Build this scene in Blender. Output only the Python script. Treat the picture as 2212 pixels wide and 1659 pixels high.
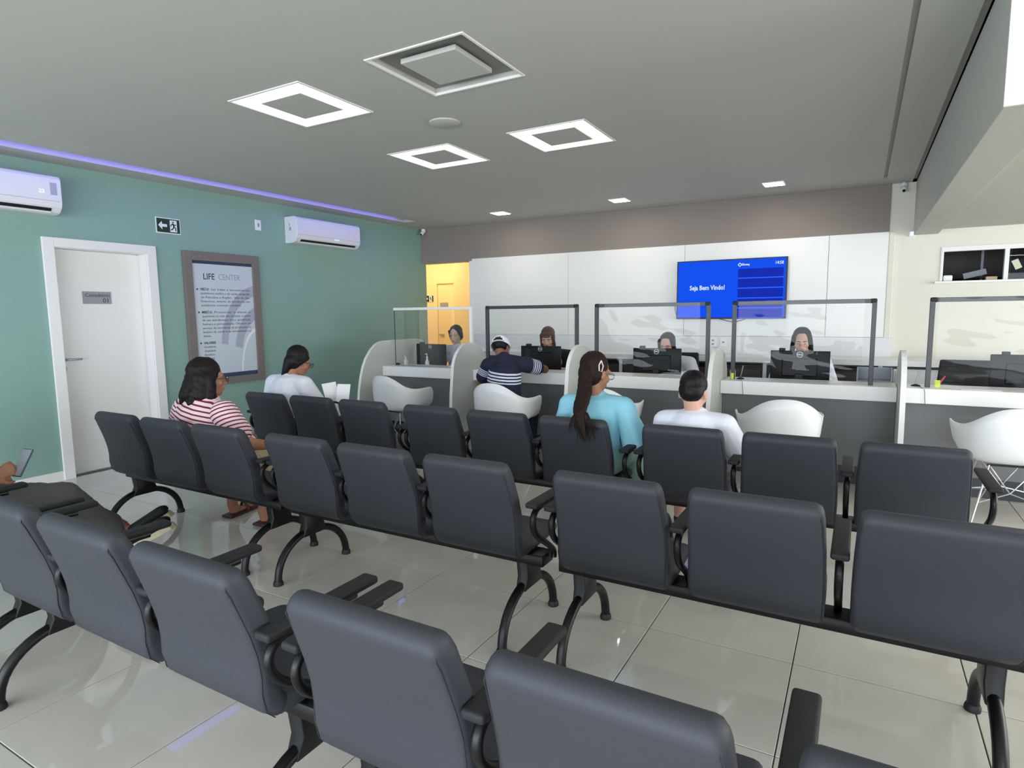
import bpy, bmesh, math, random
from mathutils import Vector as V, Matrix
random.seed(7)
C = bpy.context.scene.collection
PI = math.pi
for o in list(bpy.data.objects): bpy.data.objects.remove(o)

# ------------------------------------------------------------------ camera
cd = bpy.data.cameras.new('camera'); cam = bpy.data.objects.new('camera', cd); C.objects.link(cam)
FPX = 1314.68
cd.sensor_fit = 'HORIZONTAL'; cd.sensor_width = 36; cd.lens = FPX / 2212 * 36; cd.clip_start = 0.05
_n = lambda v: v.normalized()
vx = -_n(V((-1210 - 1106, 704.5 - 829.5, FPX))); vy = _n(V((1861 - 1106, 668 - 829.5, FPX))); vz = vx.cross(vy)
# columns: camera right, up, back expressed in world axes
cam.matrix_world = Matrix(((vx[0], -vx[1], -vx[2], 0), (vy[0], -vy[1], -vy[2], 0), (vz[0], -vz[1], -vz[2], 1.44), (0, 0, 0, 1)))
bpy.context.scene.camera = cam
# ------------------------------------------------------------------ world, daylight, exposure
S = bpy.context.scene
w = bpy.data.worlds.new('World'); S.world = w; w.use_nodes = True
bg = w.node_tree.nodes['Background']; bg.inputs[0].default_value = (0.80, 0.90, 1.0, 1); bg.inputs[1].default_value = 1.6
def area(name, loc, rot, sx, sy, power, col=(1, 1, 1), spread=PI):
    l = bpy.data.lights.new(name, 'AREA'); l.shape = 'RECTANGLE'; l.size = sx; l.size_y = sy; l.energy = power; l.color = col; l.spread = spread
    o = bpy.data.objects.new(name, l); C.objects.link(o); o.location = loc; o.rotation_euler = rot; return o
# daylight entering by the glazed front of the clinic, behind the camera
area('daylight_glazing', (-0.5, -3.75, 1.32), (PI / 2, 0, 0), 10.5, 1.95, 520, (0.85, 0.92, 1.0))
area('daylight_side', (5.9, 4.2, 1.35), (PI / 2, 0, PI / 2), 6.0, 1.6, 270, (0.97, 0.98, 1.0))
# warm light of the corridor beyond the doorway
area('corridor_lamp', (-7.4, 9.0, 2.8), (0, 0, 0), 1.4, 1.0, 36, (1.0, 0.90, 0.66))
# lamp on the low ceiling on the right
area('low_ceiling_lamp', (1.75, 3.75, 2.235), (0, 0, 0), 0.9, 0.16, 16, (1.0, 0.98, 0.94))
S.view_settings.view_transform = 'Standard'; S.view_settings.look = 'None'; S.view_settings.gamma = 1; S.view_settings.use_curve_mapping = False
S.view_settings.exposure = 0.0
S.cycles.use_denoising = True
S.cycles.max_bounces = 8; S.cycles.transparent_max_bounces = 12; S.cycles.sample_clamp_indirect = 6
# ------------------------------------------------------------------ helpers
def srgb(r, g, b):
    f = lambda c: (c / 255 / 12.92) if c / 255 <= .04045 else ((c / 255 + .055) / 1.055) ** 2.4
    return (f(r), f(g), f(b), 1)
def mat(name, col, rough=.5, metal=0, spec=.5, emit=None, es=0, noise=0, nscale=5, bump=0, bscale=60, coat=0):
    m = bpy.data.materials.new(name); m.use_nodes = True; nt = m.node_tree; p = nt.nodes['Principled BSDF']
    if len(col) == 3: col = (*col, 1)
    p.inputs['Base Color'].default_value = col; p.inputs['Roughness'].default_value = rough; p.inputs['Metallic'].default_value = metal
    p.inputs['Specular IOR Level'].default_value = spec; p.inputs['Coat Weight'].default_value = coat; p.inputs['Coat Roughness'].default_value = .06
    if emit: p.inputs['Emission Color'].default_value = (*emit[:3], 1); p.inputs['Emission Strength'].default_value = es
    if noise or bump: tc = nt.nodes.new('ShaderNodeTexCoord')
    if noise:
        n = nt.nodes.new('ShaderNodeTexNoise'); n.inputs['Scale'].default_value = nscale; n.inputs['Detail'].default_value = 5
        nt.links.new(tc.outputs['Object'], n.inputs['Vector'])
        mx = nt.nodes.new('ShaderNodeMix'); mx.data_type = 'RGBA'
        mx.inputs[6].default_value = tuple(c * (1 - noise) for c in col[:3]) + (1,); mx.inputs[7].default_value = tuple(min(1, c * (1 + noise)) for c in col[:3]) + (1,)
        nt.links.new(n.outputs['Fac'], mx.inputs[0]); nt.links.new(mx.outputs[2], p.inputs['Base Color'])
    if bump:
        n = nt.nodes.new('ShaderNodeTexNoise'); n.inputs['Scale'].default_value = bscale; n.inputs['Detail'].default_value = 3
        nt.links.new(tc.outputs['Object'], n.inputs['Vector'])
        b = nt.nodes.new('ShaderNodeBump'); b.inputs['Strength'].default_value = bump; b.inputs['Distance'].default_value = .01
        nt.links.new(n.outputs['Fac'], b.inputs['Height']); nt.links.new(b.outputs[0], p.inputs['Normal'])
    return m
def stripes(name, a, b, d, pitch, duty, lo=None, hi=None, rough=.85):
    """cloth of colour a with stripes b across direction d (object space); only between lo and hi when given"""
    m = mat(name, a, rough); nt = m.node_tree; p = nt.nodes['Principled BSDF']
    tc = nt.nodes.new('ShaderNodeTexCoord'); dp = nt.nodes.new('ShaderNodeVectorMath'); dp.operation = 'DOT_PRODUCT'; dp.inputs[1].default_value = d
    nt.links.new(tc.outputs['Object'], dp.inputs[0])
    def mth(op, x, y):
        n = nt.nodes.new('ShaderNodeMath'); n.operation = op
        for i, q in enumerate((x, y)):
            if q is None: continue
            if isinstance(q, (int, float)): n.inputs[i].default_value = q
            else: nt.links.new(q, n.inputs[i])
        return n.outputs[0]
    t = dp.outputs['Value']; f = mth('GREATER_THAN', mth('FRACT', mth('DIVIDE', t, pitch), None), 1 - duty)
    if lo is not None: f = mth('MULTIPLY', f, mth('MULTIPLY', mth('GREATER_THAN', t, lo), mth('LESS_THAN', t, hi)))
    mx = nt.nodes.new('ShaderNodeMix'); mx.data_type = 'RGBA'; mx.inputs[6].default_value = a; mx.inputs[7].default_value = b
    nt.links.new(f, mx.inputs[0]); nt.links.new(mx.outputs[2], p.inputs['Base Color']); return m
def sheet(name, tint, fac, rough=.0):
    """clear sheet: passes what lies behind, mirrors the room by a facing-dependent share"""
    m = bpy.data.materials.new(name); m.use_nodes = True; nt = m.node_tree; nt.nodes.remove(nt.nodes['Principled BSDF'])
    out = nt.nodes['Material Output']; t = nt.nodes.new('ShaderNodeBsdfTransparent'); t.inputs[0].default_value = tint
    g = nt.nodes.new('ShaderNodeBsdfGlossy'); g.inputs['Roughness'].default_value = rough
    lw = nt.nodes.new('ShaderNodeLayerWeight'); lw.inputs[0].default_value = .12
    mr = nt.nodes.new('ShaderNodeMapRange'); mr.inputs[3].default_value = fac; mr.inputs[4].default_value = .9
    nt.links.new(lw.outputs['Fresnel'], mr.inputs[0])
    mx = nt.nodes.new('ShaderNodeMixShader'); nt.links.new(mr.outputs[0], mx.inputs[0]); nt.links.new(t.outputs[0], mx.inputs[1]); nt.links.new(g.outputs[0], mx.inputs[2])
    nt.links.new(mx.outputs[0], out.inputs[0]); return m
def emis(name, col, s):
    return mat(name, (0.002, 0.002, 0.002), .6, spec=.08, emit=col, es=s)

class G:
    def __init__(s): s.v = []; s.f = []
    def add(s, vs, fs):
        o = len(s.v); s.v += [V(p) for p in vs]; s.f += [tuple(i + o for i in f) for f in fs]; return s
    def box(s, x0, x1, y0, y1, z0, z1):
        return s.add([(x0, y0, z0), (x1, y0, z0), (x1, y1, z0), (x0, y1, z0), (x0, y0, z1), (x1, y0, z1), (x1, y1, z1), (x0, y1, z1)],
                     [(3, 2, 1, 0), (4, 5, 6, 7), (0, 1, 5, 4), (1, 2, 6, 5), (2, 3, 7, 6), (3, 0, 4, 7)])
    def obox(s, c, ax, h):
        """oriented box: centre, three axes, half sizes"""
        c = V(c); a = [V(q).normalized() * k for q, k in zip(ax, h)]
        vs = [c + a[0] * i + a[1] * j + a[2] * k for k in (-1, 1) for (i, j) in ((-1, -1), (1, -1), (1, 1), (-1, 1))]
        return s.add(vs, [(3, 2, 1, 0), (4, 5, 6, 7), (0, 1, 5, 4), (1, 2, 6, 5), (2, 3, 7, 6), (3, 0, 4, 7)])
    def loft(s, rings, caps=True, closed=False):
        n = len(rings[0]); o = len(s.v)
        for r in rings: s.v += [V(p) for p in r]
        for i in range(len(rings) - (0 if closed else 1)):
            j = (i + 1) % len(rings)
            for k in range(n):
                k2 = (k + 1) % n; s.f.append((o + i * n + k, o + i * n + k2, o + j * n + k2, o + j * n + k))
        if caps and not closed:
            s.f.append(tuple(o + k for k in reversed(range(n)))); s.f.append(tuple(o + (len(rings) - 1) * n + k for k in range(n)))
        return s
    def tube(s, path, r, seg=10, caps=True):
        P = [V(p) for p in path]; rr = r if isinstance(r, (list, tuple)) else [r] * len(P)
        t = (P[1] - P[0]).normalized(); nrm = t.orthogonal().normalized(); rings = []
        for i, p in enumerate(P):
            t2 = (P[min(i + 1, len(P) - 1)] - P[max(i - 1, 0)]).normalized()
            nrm = (nrm - t2 * nrm.dot(t2)).normalized(); b = t2.cross(nrm)
            rings.append([p + (nrm * math.cos(a) + b * math.sin(a)) * rr[i] for a in (2 * PI * k / seg for k in range(seg))])
        return s.loft(rings, caps)
    def prism(s, poly, f0, f1):
        """poly: 2d outline; f0/f1 map (a,b) to 3d"""
        n = len(poly); o = len(s.v); s.v += [V(f0(*p)) for p in poly] + [V(f1(*p)) for p in poly]
        s.f.append(tuple(o + k for k in range(n))); s.f.append(tuple(o + n + k for k in reversed(range(n))))
        for k in range(n): s.f.append((o + k, o + n + k, o + n + (k + 1) % n, o + (k + 1) % n))
        return s
    def lathe(s, prof, c=(0, 0, 0), seg=16):
        c = V(c); rings = [[c + V((r * math.cos(a), r * math.sin(a), z)) for a in (2 * PI * k / seg for k in range(seg))] for r, z in prof]
        return s.loft(rings)
    def ell(s, c, rad, ax=None, seg=14, rg=9):
        c = V(c); ax = ax or ((1, 0, 0), (0, 1, 0), (0, 0, 1)); A = [V(a).normalized() * r for a, r in zip(ax, rad)]; rings = []
        for i in range(1, rg):
            t = -PI / 2 + PI * i / rg
            rings.append([c + (A[0] * math.cos(a) + A[1] * math.sin(a)) * math.cos(t) + A[2] * math.sin(t) for a in (2 * PI * k / seg for k in range(seg))])
        return s.loft(rings)
    def cap(s, p0, p1, r0, r1, side=None, flat=1.0, seg=12):
        """tapered limb with round ends; flat squashes it across `side`"""
        p0, p1 = V(p0), V(p1); d = (p1 - p0); L = d.length; t = d / L if L > 1e-6 else V((0, 0, 1))
        sd = V(side) if side is not None else t.orthogonal(); sd = (sd - t * sd.dot(t)).normalized(); b = t.cross(sd); rings = []
        for q in (-.98, -.8, -.45): rings.append((p0 + t * r0 * q, r0 * math.sqrt(1 - q * q)))
        for k in range(5): rings.append((p0 + d * k / 4, r0 + (r1 - r0) * k / 4))
        for q in (.45, .8, .98): rings.append((p1 + t * r1 * q, r1 * math.sqrt(1 - q * q)))
        return s.loft([[c + (sd * math.cos(a) + b * math.sin(a) * flat) * r for a in (2 * PI * k / seg for k in range(seg))] for c, r in rings])
    def mesh(s, name, m=None, smooth=False, bevel=0, bseg=2, ang=.6):
        me = bpy.data.meshes.new(name); me.from_pydata(s.v, [], s.f); me.update()
        bm = bmesh.new(); bm.from_mesh(me); bmesh.ops.recalc_face_normals(bm, faces=bm.faces)
        if bevel:
            es = [e for e in bm.edges if len(e.link_faces) == 2 and e.calc_face_angle(0) > ang]
            bmesh.ops.bevel(bm, geom=es, offset=bevel, segments=bseg, profile=.5, affect='EDGES')
        if smooth:
            for f in bm.faces: f.smooth = True
            for e in bm.edges:
                if len(e.link_faces) == 2 and e.calc_face_angle(0) > .9: e.smooth = False
        bm.to_mesh(me); bm.free()
        if m: me.materials.append(m)
        return me
def ob(name, me, parent=None, loc=None):
    o = bpy.data.objects.new(name, me); C.objects.link(o)
    if parent: o.parent = parent
    if loc is not None: o.location = loc
    return o
def put(name, g, m, parent=None, smooth=False, bevel=0, bseg=2, world=False, label=None, ang=.6):
    """one mesh object; world=True: the points are world points under a thing that stands elsewhere"""
    if world and parent:
        L = V((0, 0, 0)); q = parent
        while q: L += V(q.location); q = q.parent
        g.v = [p - L for p in g.v]
    o = ob(name, g.mesh(name, m, smooth, bevel, bseg, ang), parent)
    if label: o['label'] = label
    return o
def thing(name, label, cat, loc=(0, 0, 0), rz=0, group=None):
    o = ob(name, None); o.location = loc; o.rotation_euler = (0, 0, rz); tag(o, label, cat, group); o.empty_display_size = .1; return o
def tag(o, label, cat, group=None):
    o['label'] = label; o['category'] = cat
    if group: o['group'] = group
    return o
def struct(name, g, m, parent=None, **k):
    o = put(name, g, m, parent, **k)
    if not parent: o['kind'] = 'structure'
    return o
KIDS = {}
def kids(o): return [c for c in o.children]
def dup(root, loc, rz=0, label=None, group=None):
    def cp(o, par):
        c = o.copy(); C.objects.link(c)
        if par: c.parent = par
        for ch in kids(o): cp(ch, c)
        return c
    r = cp(root, None); r.location = loc; r.rotation_euler = (0, 0, rz)
    if label: r['label'] = label
    if group: r['group'] = group
    return r
XW = ((0, 1, 0), (0, 0, 1), (1, 0, 0))      # text axes on a wall that faces +x
YW = ((1, 0, 0), (0, 0, 1), (0, -1, 0))     # text axes on a wall that faces -y
def text(name, s, size, loc, m, parent, ax=YW, bold=0, align='LEFT', shear=0, sx=1, world=True, spacing=1):
    cu = bpy.data.curves.new(name, 'FONT'); cu.body = s; cu.size = size; cu.extrude = .0004; cu.offset = bold; cu.align_x = align; cu.align_y = 'CENTER'; cu.shear = shear
    cu.resolution_u = 2; cu.space_character = spacing
    t = bpy.data.objects.new(name, cu); C.objects.link(t)
    me = bpy.data.meshes.new_from_object(t.evaluated_get(bpy.context.evaluated_depsgraph_get())); bpy.data.objects.remove(t)
    R = Matrix((V(ax[0]) * sx, V(ax[1]), V(ax[2]))).transposed().to_4x4(); L = V(loc)
    if world and parent:
        q = parent
        while q: L -= V(q.location); q = q.parent
    me.transform(Matrix.Translation(L) @ R); me.materials.clear(); me.materials.append(m); me.name = name
    return ob(name, me, parent)
# ------------------------------------------------------------------ materials
M = dict(
    ceil=mat('ceiling_paint', srgb(190, 190, 182), .9, noise=.02, nscale=2),
    white=mat('white_paint', srgb(232, 231, 224), .8), cream=mat('cream_paint', srgb(226, 224, 212), .8, noise=.015, nscale=2),
    green=mat('green_paint', srgb(134, 168, 158), .62, noise=.05, nscale=1.2, bump=.08, bscale=90),
    taupe=mat('taupe_paint', srgb(142, 132, 126), .8, noise=.05, nscale=1.5, bump=.3, bscale=40),
    lam=mat('white_laminate', srgb(236, 236, 234), .35), lamg=mat('grey_white_laminate', srgb(222, 224, 228), .4),
    grey=mat('grey_laminate', srgb(112, 113, 116), .45, noise=.04, nscale=3), plinth=mat('black_plinth', srgb(24, 26, 34), .4),
    divi=mat('divider_face', srgb(205, 208, 202), .5), doorw=mat('white_lacquer', srgb(233, 233, 230), .38),
    vinyl=mat('grey_vinyl', srgb(55, 57, 64), .55, spec=.35, noise=.03, nscale=4, bump=.12, bscale=350), seam=mat('seam_thread', srgb(38, 39, 43), .7),
    black=mat('black_enamel', srgb(13, 13, 16), .38, spec=.35), pad=mat('black_pad', srgb(36, 37, 40), .6, spec=.3, bump=.1, bscale=300), rub=mat('black_rubber', srgb(14, 14, 15), .6),
    plastic=mat('white_plastic', srgb(236, 238, 240), .32), wire=mat('chrome_wire', srgb(205, 206, 210), .22, metal=1),
    acw=mat('ac_plastic', srgb(228, 229, 232), .35), dark=mat('dark_slot', srgb(14, 14, 20), .6), steel=mat('brushed_steel', srgb(170, 172, 175), .3, metal=1),
    frame=mat('dark_grey_profile', srgb(58, 60, 64), .4), mon=mat('monitor_plastic', srgb(14, 15, 19), .45, spec=.3), logo=mat('logo_silver', srgb(214, 216, 218), .4),
    brown=mat('dark_brown_panel', srgb(66, 58, 52), .5, noise=.2, nscale=3), paper=mat('paper_white', srgb(234, 234, 236), .8),
    ink=mat('dark_ink', srgb(62, 66, 78), .8), ink2=mat('grey_ink', srgb(150, 156, 166), .8), navy=mat('navy_print', srgb(48, 66, 96), .7), lilac=mat('lilac_print', srgb(170, 173, 190), .8),
    poster=mat('poster_film', srgb(196, 207, 216), .4), pframe=mat('taupe_frame', srgb(118, 110, 106), .5), grout=mat('grey_grout', srgb(100, 99, 94), .9),
    exitg=mat('exit_green', srgb(14, 50, 38), .5), exitw=mat('exit_white', srgb(226, 236, 232), .6), plate=mat('silver_plate', srgb(150, 150, 156), .45), ygreen=mat('yellow_sticker', srgb(214, 230, 70), .7),
    red=mat('red_plastic', srgb(200, 60, 50), .4), steelb=mat('grey_blue_plastic', srgb(150, 158, 168), .5), yel=mat('corridor_paint', srgb(240, 214, 158), .7), kraft=mat('kraft', srgb(196, 176, 140), .8),
    bronze=mat('brown_leather', srgb(66, 26, 24), .5), lens=sheet('spectacle_lens', (.93, .95, .95, 1), .06),
    acryl=sheet('acrylic_sheet', (.95, .97, .96, 1), .05), film=sheet('clear_film', (.95, .96, .96, 1), .012), glass=sheet('window_glass', (.45, .48, .5, 1), .012),
    lamp=emis('lamp_diffuser', (1, .985, .95), 9), lamps=emis('downlight_diffuser', (1, .93, .80), 45), led=emis('violet_led', (.16, .13, 1.0), 2.6),
    scr=emis('screen_blue', srgb(2, 78, 240), 1.0), scrd=emis('screen_navy', srgb(4, 38, 176), 1.0), scrl=emis('screen_line', srgb(52, 106, 255), 1.0), scrw=emis('screen_white', srgb(214, 228, 255), 1.1),
    nlamp=emis('blue_indicator', (.25, .35, 1), 4), disp=emis('ac_digits', (.8, .85, 1), 1.2), cable=mat('grey_cable', srgb(90, 92, 96), .5),
)
# floor tile: polished porcelain
def tile_mat():
    m = mat('polished_porcelain', srgb(190, 185, 175), .045, spec=.75); nt = m.node_tree; p = nt.nodes['Principled BSDF']
    g = nt.nodes.new('ShaderNodeNewGeometry'); n = nt.nodes.new('ShaderNodeTexNoise'); n.inputs['Scale'].default_value = 2.2; n.inputs['Detail'].default_value = 6
    nt.links.new(g.outputs['Position'], n.inputs['Vector'])
    oi = nt.nodes.new('ShaderNodeObjectInfo'); a = nt.nodes.new('ShaderNodeMath'); a.operation = 'MULTIPLY_ADD'; a.inputs[1].default_value = .25
    nt.links.new(oi.outputs['Random'], a.inputs[0]); nt.links.new(n.outputs['Fac'], a.inputs[2])
    mx = nt.nodes.new('ShaderNodeMix'); mx.data_type = 'RGBA'; mx.inputs[6].default_value = srgb(184, 179, 169); mx.inputs[7].default_value = srgb(208, 204, 195)
    nt.links.new(a.outputs[0], mx.inputs[0]); nt.links.new(mx.outputs[2], p.inputs['Base Color']); return m
M['tile'] = tile_mat()
XL, YB, ZC = -6.15, 7.90, 2.775
# ------------------------------------------------------------------ structure: floor
fl = struct('floor', G().box(-9, 6, -4, 11, -.12, -.008), M['grout'])
tme = G().box(0, .5955, 0, .5955, -.012, 0).mesh('tile', M['tile'], bevel=.0012, bseg=1)
for j in range(13):
    for i in range(15):
        ob('tile', tme, fl, (-6.1775 + .6 * i + .0022, .2 + .6 * j + .0022, 0))
g = G()
for j in range(-7, 0):
    for i in range(20): x, y = -6.1775 + .6 * i, .2 + .6 * j; g.box(x + .0017, x + .5983, y + .0017, y + .5983, -.012, 0)
for j in range(13):
    for i in range(15, 20): x, y = -6.1775 + .6 * i, .2 + .6 * j; g.box(x + .0017, x + .5983, y + .0017, y + .5983, -.012, 0)
for j in range(13, 18):
    for i in range(-4, 20): x, y = -6.1775 + .6 * i, .2 + .6 * j; g.box(x + .0017, x + .5983, y + .0017, y + .5983, -.012, 0)
tf = put('tile_field', g, M['tile'], fl); tf['kind'] = 'stuff'
# ------------------------------------------------------------------ structure: ceiling with recesses
def plate(x0, x1, y0, y1, z, holes):
    """horizontal plate facing down with rectangular recesses (x0,x1,y0,y1,depth)"""
    g = G(); xs = sorted({x0, x1} | {q for h in holes for q in h[:2]}); ys = sorted({y0, y1} | {q for h in holes for q in h[2:4]})
    for i in range(len(xs) - 1):
        for j in range(len(ys) - 1):
            cx, cy = (xs[i] + xs[i + 1]) / 2, (ys[j] + ys[j + 1]) / 2
            if any(h[0] < cx < h[1] and h[2] < cy < h[3] for h in holes): continue
            g.add([(xs[i], ys[j], z), (xs[i + 1], ys[j], z), (xs[i + 1], ys[j + 1], z), (xs[i], ys[j + 1], z)], [(3, 2, 1, 0)])
    for a, b, c, d, h in holes:
        g.add([(a, c, z), (b, c, z), (b, d, z), (a, d, z), (a, c, z + h), (b, c, z + h), (b, d, z + h), (a, d, z + h)],
              [(4, 5, 6, 7), (0, 1, 5, 4), (1, 2, 6, 5), (2, 3, 7, 6), (3, 0, 4, 7)])
    return g
LAMPS = [(-3.475, 2.59, 1), (-3.495, 4.09, 1), (-2.345, 4.095, 1), (-2.325, 2.57, 0)]
holes = [(x, x + .60, y, y + .605, .11) for x, y, _ in LAMPS]
holes += [(-5.84, -5.645, -3.9, 7.12, .085), (-5.345, -5.33, -3.9, 7.60, .02), (.135, .165, -3.9, 7.56, .03), (-5.345, .135, 7.60, 7.612, .012), (.405, .444, -3.9, YB, .03)]
g = plate(XL, .444, -4, YB, ZC, holes); g.box(XL - .2, 6, -4, YB + .2, 3.1, 3.2)
struct('ceiling', g, M['ceil'])
# upper floor edge: low ceiling on the right with a white front
g = G().box(.444, .665, 3.12, YB, 2.218, ZC + .3).box(.665, 6, 3.12, YB, 2.262, ZC + .3)
struct('ceiling', g, M['ceil'], bevel=.004, bseg=1)
struct('trim_1', G().box(.4435, 6, 3.105, 3.12, 2.217, ZC + .3), M['white'])
struct('ceiling', plate(.444, 6, -4, 3.105, 3.05, []), M['ceil'])
# ------------------------------------------------------------------ walls
def wall_cells(u0, u1, z0, z1, holes):
    us = sorted({u0, u1} | {q for h in holes for q in h[:2]}); zs = sorted({z0, z1} | {q for h in holes for q in h[2:4]})
    return [(us[i], us[i + 1], zs[j], zs[j + 1]) for i in range(len(us) - 1) for j in range(len(zs) - 1)
            if not any(h[0] < (us[i] + us[i + 1]) / 2 < h[1] and h[2] < (zs[j] + zs[j + 1]) / 2 < h[3] for h in holes)]
DY0, DY1, DZ = 2.725, 3.515, 2.06
g = G()
for a, b, c, d in wall_cells(-4, 8.0, 0, 3.0, [(DY0 - .01, DY1 + .01, 0, DZ + .01)]): g.box(XL - .2, XL, a, b, c, d)
struct('wall_left', g, M['green'])
struct('baseboard_left', G().box(XL, XL + .012, -4, 2.64, 0, .085).box(XL, XL + .012, 3.60, 7.9, 0, .085), M['white'])
# back wall: doorway on the left, plain cream part with the service window on the right
g = G()
for a, b, c, d in wall_cells(-6.15, 6, 0, 3.0, [(-6.15, -5.2, 0, 2.238), (.70, 2.6, 1.72, 2.06)]): g.box(a, b, YB, YB + .14, c, d)
wb = struct('wall_back', g, M['cream'])
struct('trim_2', G().box(XL, .222, YB - .02, YB, 2.238, ZC), M['taupe'], bevel=.002, bseg=1)
# white laminate wall panels
for a, b in ((-5.17, -3.574), (-3.57, -1.964), (-1.96, -.354), (-.35, .222)):
    put('panel', G().box(a, b, YB - .045, YB - .001, 1.13, 2.268), M['lam'], wb, bevel=.002, bseg=1)
put('panel', G().box(-5.17, .30, YB - .06, YB - .001, .86, 1.128), M['lamg'], wb, bevel=.002, bseg=1, label='low grey-white backsplash panel')
struct('trim_3', G().box(-5.215, -5.17, YB - .05, YB + .15, 0, 2.238), M['lam'], bevel=.003)
struct('trim_4', G().box(.222, .285, YB - .05, YB, .86, 2.268), M['cream'], bevel=.01)
# outer shell behind and beside the camera
g = G()
for a, b, c, d in wall_cells(-6.35, 6, 0, 3.1, [(-5.9, 4.9, .08, 2.72)]): g.box(a, b, -4.15, -4, c, d)
struct('wall_rear', g, M['white'])
struct('wall_right', G().box(6, 6.2, -4, YB, 0, 3.1), M['white'])
wr = struct('window_2', G().box(-5.9, 4.9, -4.1, -4.04, .08, .14).box(-5.9, 4.9, -4.1, -4.04, 2.66, 2.72).box(-5.9, -5.84, -4.1, -4.04, .14, 2.66).box(4.84, 4.9, -4.1, -4.04, .14, 2.66), M['frame'])
for k in range(1, 6): put('mullion', G().box(-5.9 + 1.8 * k - .03, -5.9 + 1.8 * k + .03, -4.1, -4.04, .14, 2.66), M['frame'], wr)
# corridor beyond the doorway
g = G().box(-9, -5.0, 10.0, 10.15, 0, 3).box(-6.82, -5.0, 9.72, 10.0, 0, 3).box(-9, -8.85, 8.04, 10, 0, 3).box(-5.0, -4.85, 8.04, 10, 0, 3).box(-9, -5, 8.04, 10, 2.9, 3).box(-9, -6.35, 8.0, 8.05, 0, 3)
wc = struct('wall_corridor', g, M['yel'])
d3 = struct('door_2', G().box(-7.39, -6.98, 9.965, 9.985, 0, 2.04), M['yel'])
put('door_frame', G().box(-7.456, -7.386, 9.94, 10, 0, 2.14).box(-6.985, -6.915, 9.94, 10, 0, 2.14).box(-7.386, -6.985, 9.94, 10, 2.04, 2.14), M['yel'], d3, bevel=.004)
put('door_handle', G().box(-7.35, -7.25, 9.93, 9.965, 1.02, 1.045), M['steel'], d3)
put('room_sign', G().box(-7.33, -7.14, 9.955, 9.965, 1.56, 1.67), M['plate'], d3)
# ------------------------------------------------------------------ door in the green wall
g = G().box(XL - .165, XL - .125, DY0, DY1, .006, DZ - .005)
dr = struct('door_1', g, M['doorw'], bevel=.002)
g = G()
for x0, x1, k in ((XL - .2, XL + .022, 0),):
    g.box(XL - .17, XL + .001, DY0 - .012, DY0, 0, DZ); g.box(XL - .17, XL + .001, DY1, DY1 + .012, 0, DZ); g.box(XL - .17, XL + .001, DY0 - .012, DY1 + .012, DZ, DZ + .012)
put('jamb', g, M['doorw'], dr)
put('door_frame', G().box(XL, XL + .024, DY0 - .095, DY0 - .004, 0, DZ + .085).box(XL, XL + .024, DY1 + .004, DY1 + .095, 0, DZ + .085).box(XL, XL + .024, DY0 - .004, DY1 + .004, DZ + .004, DZ + .085), M['doorw'], dr, bevel=.004)
h = put('door_handle', G().tube([(XL - .125, 2.775, 1.07), (XL - .075, 2.775, 1.07), (XL - .07, 2.79, 1.07), (XL - .07, 2.90, 1.07)], .009, 8), M['steel'], dr, smooth=True)
put('escutcheon', G().box(XL - .125, XL - .119, 2.755, 2.795, 1.05, 1.09).box(XL - .125, XL - .119, 2.755, 2.795, .965, 1.0), M['steel'], dr, bevel=.002)
sg = tag(put('door_sign', G().box(XL - .125, XL - .119, 2.975, 3.225, 1.575, 1.69), M['plate'], bevel=.001), 'small grey plate reading Consultório 01 on the white door', 'sign')
text('lettering', 'Consultório', .047, (XL - .118, 2.995, 1.655), M['ink'], sg, XW, sx=.95)
text('number', '01', .062, (XL - .118, 3.145, 1.606), M['ink'], sg, XW)
# ------------------------------------------------------------------ ceiling fixtures
LL = ['lit square recessed ceiling light, nearest the green wall', 'lit square recessed ceiling light, farthest back of the big ones', 'lit square recessed ceiling light on the right side']
k = 0
for x, y, on in LAMPS:
    if on: t = thing('ceiling_light', LL[k], 'light', (x + .3, y + .3, ZC), group='square recessed ceiling lights'); k += 1
    else: t = thing('ceiling_light', 'unlit grey square ceiling fixture nearest the camera', 'light', (x + .3, y + .3, ZC), group='square recessed ceiling lights')
    g = G()
    for a, b, c, d in ((-.315, .315, -.315, -.298), (-.315, .315, .298, .315), (-.315, -.298, -.298, .298), (.298, .315, -.298, .298)): g.box(a, b, c, d, -.006, .01)
    put('rim', g, M['white'], t, bevel=.002, bseg=1)
    if not on: put('baffle_plate', G().box(-.178, .178, -.178, .178, -.004, .022), M['ceil'], t, bevel=.002, bseg=1); put('recess_shade_panel', G().box(-.296, .296, -.296, .296, .035, .04), mat('recess_shade_grey', srgb(140, 140, 134), .8), t); continue  # added grey panel: its colour stands in for shade inside the unlit recess
    g = G()                                                # sloped reflector sides
    o, i_, zt = .298, .24, .105
    R = lambda a, z: [(-a, -a, z), (a, -a, z), (a, a, z), (-a, a, z)]
    g.loft([R(o, .008), R(i_, zt)], caps=False)
    put('reflector', g, M['white'] if on else M['ceil'], t)
    put('diffuser', G().box(-.24, .24, -.24, .24, .098, .104), M['lamp'] if on else M['ceil'], t)
    pl = put('baffle_plate', G().box(-.178, .178, -.178, .178, -.004, .022), M['ceil'], t, bevel=.002, bseg=1)
    for a in (-.12, .12):
        for b in (-.12, .12): put('hanger', G().box(a - .004, a + .004, b - .004, b + .004, .022, .1), M['steel'], pl)
DL = [(-4.25, 7.18, 'small square downlight nearest the yellow doorway'), (-2.58, 7.16, 'small square downlight in the middle of the back ceiling'), (-.87, 7.17, 'small square downlight above the television')]
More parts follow.
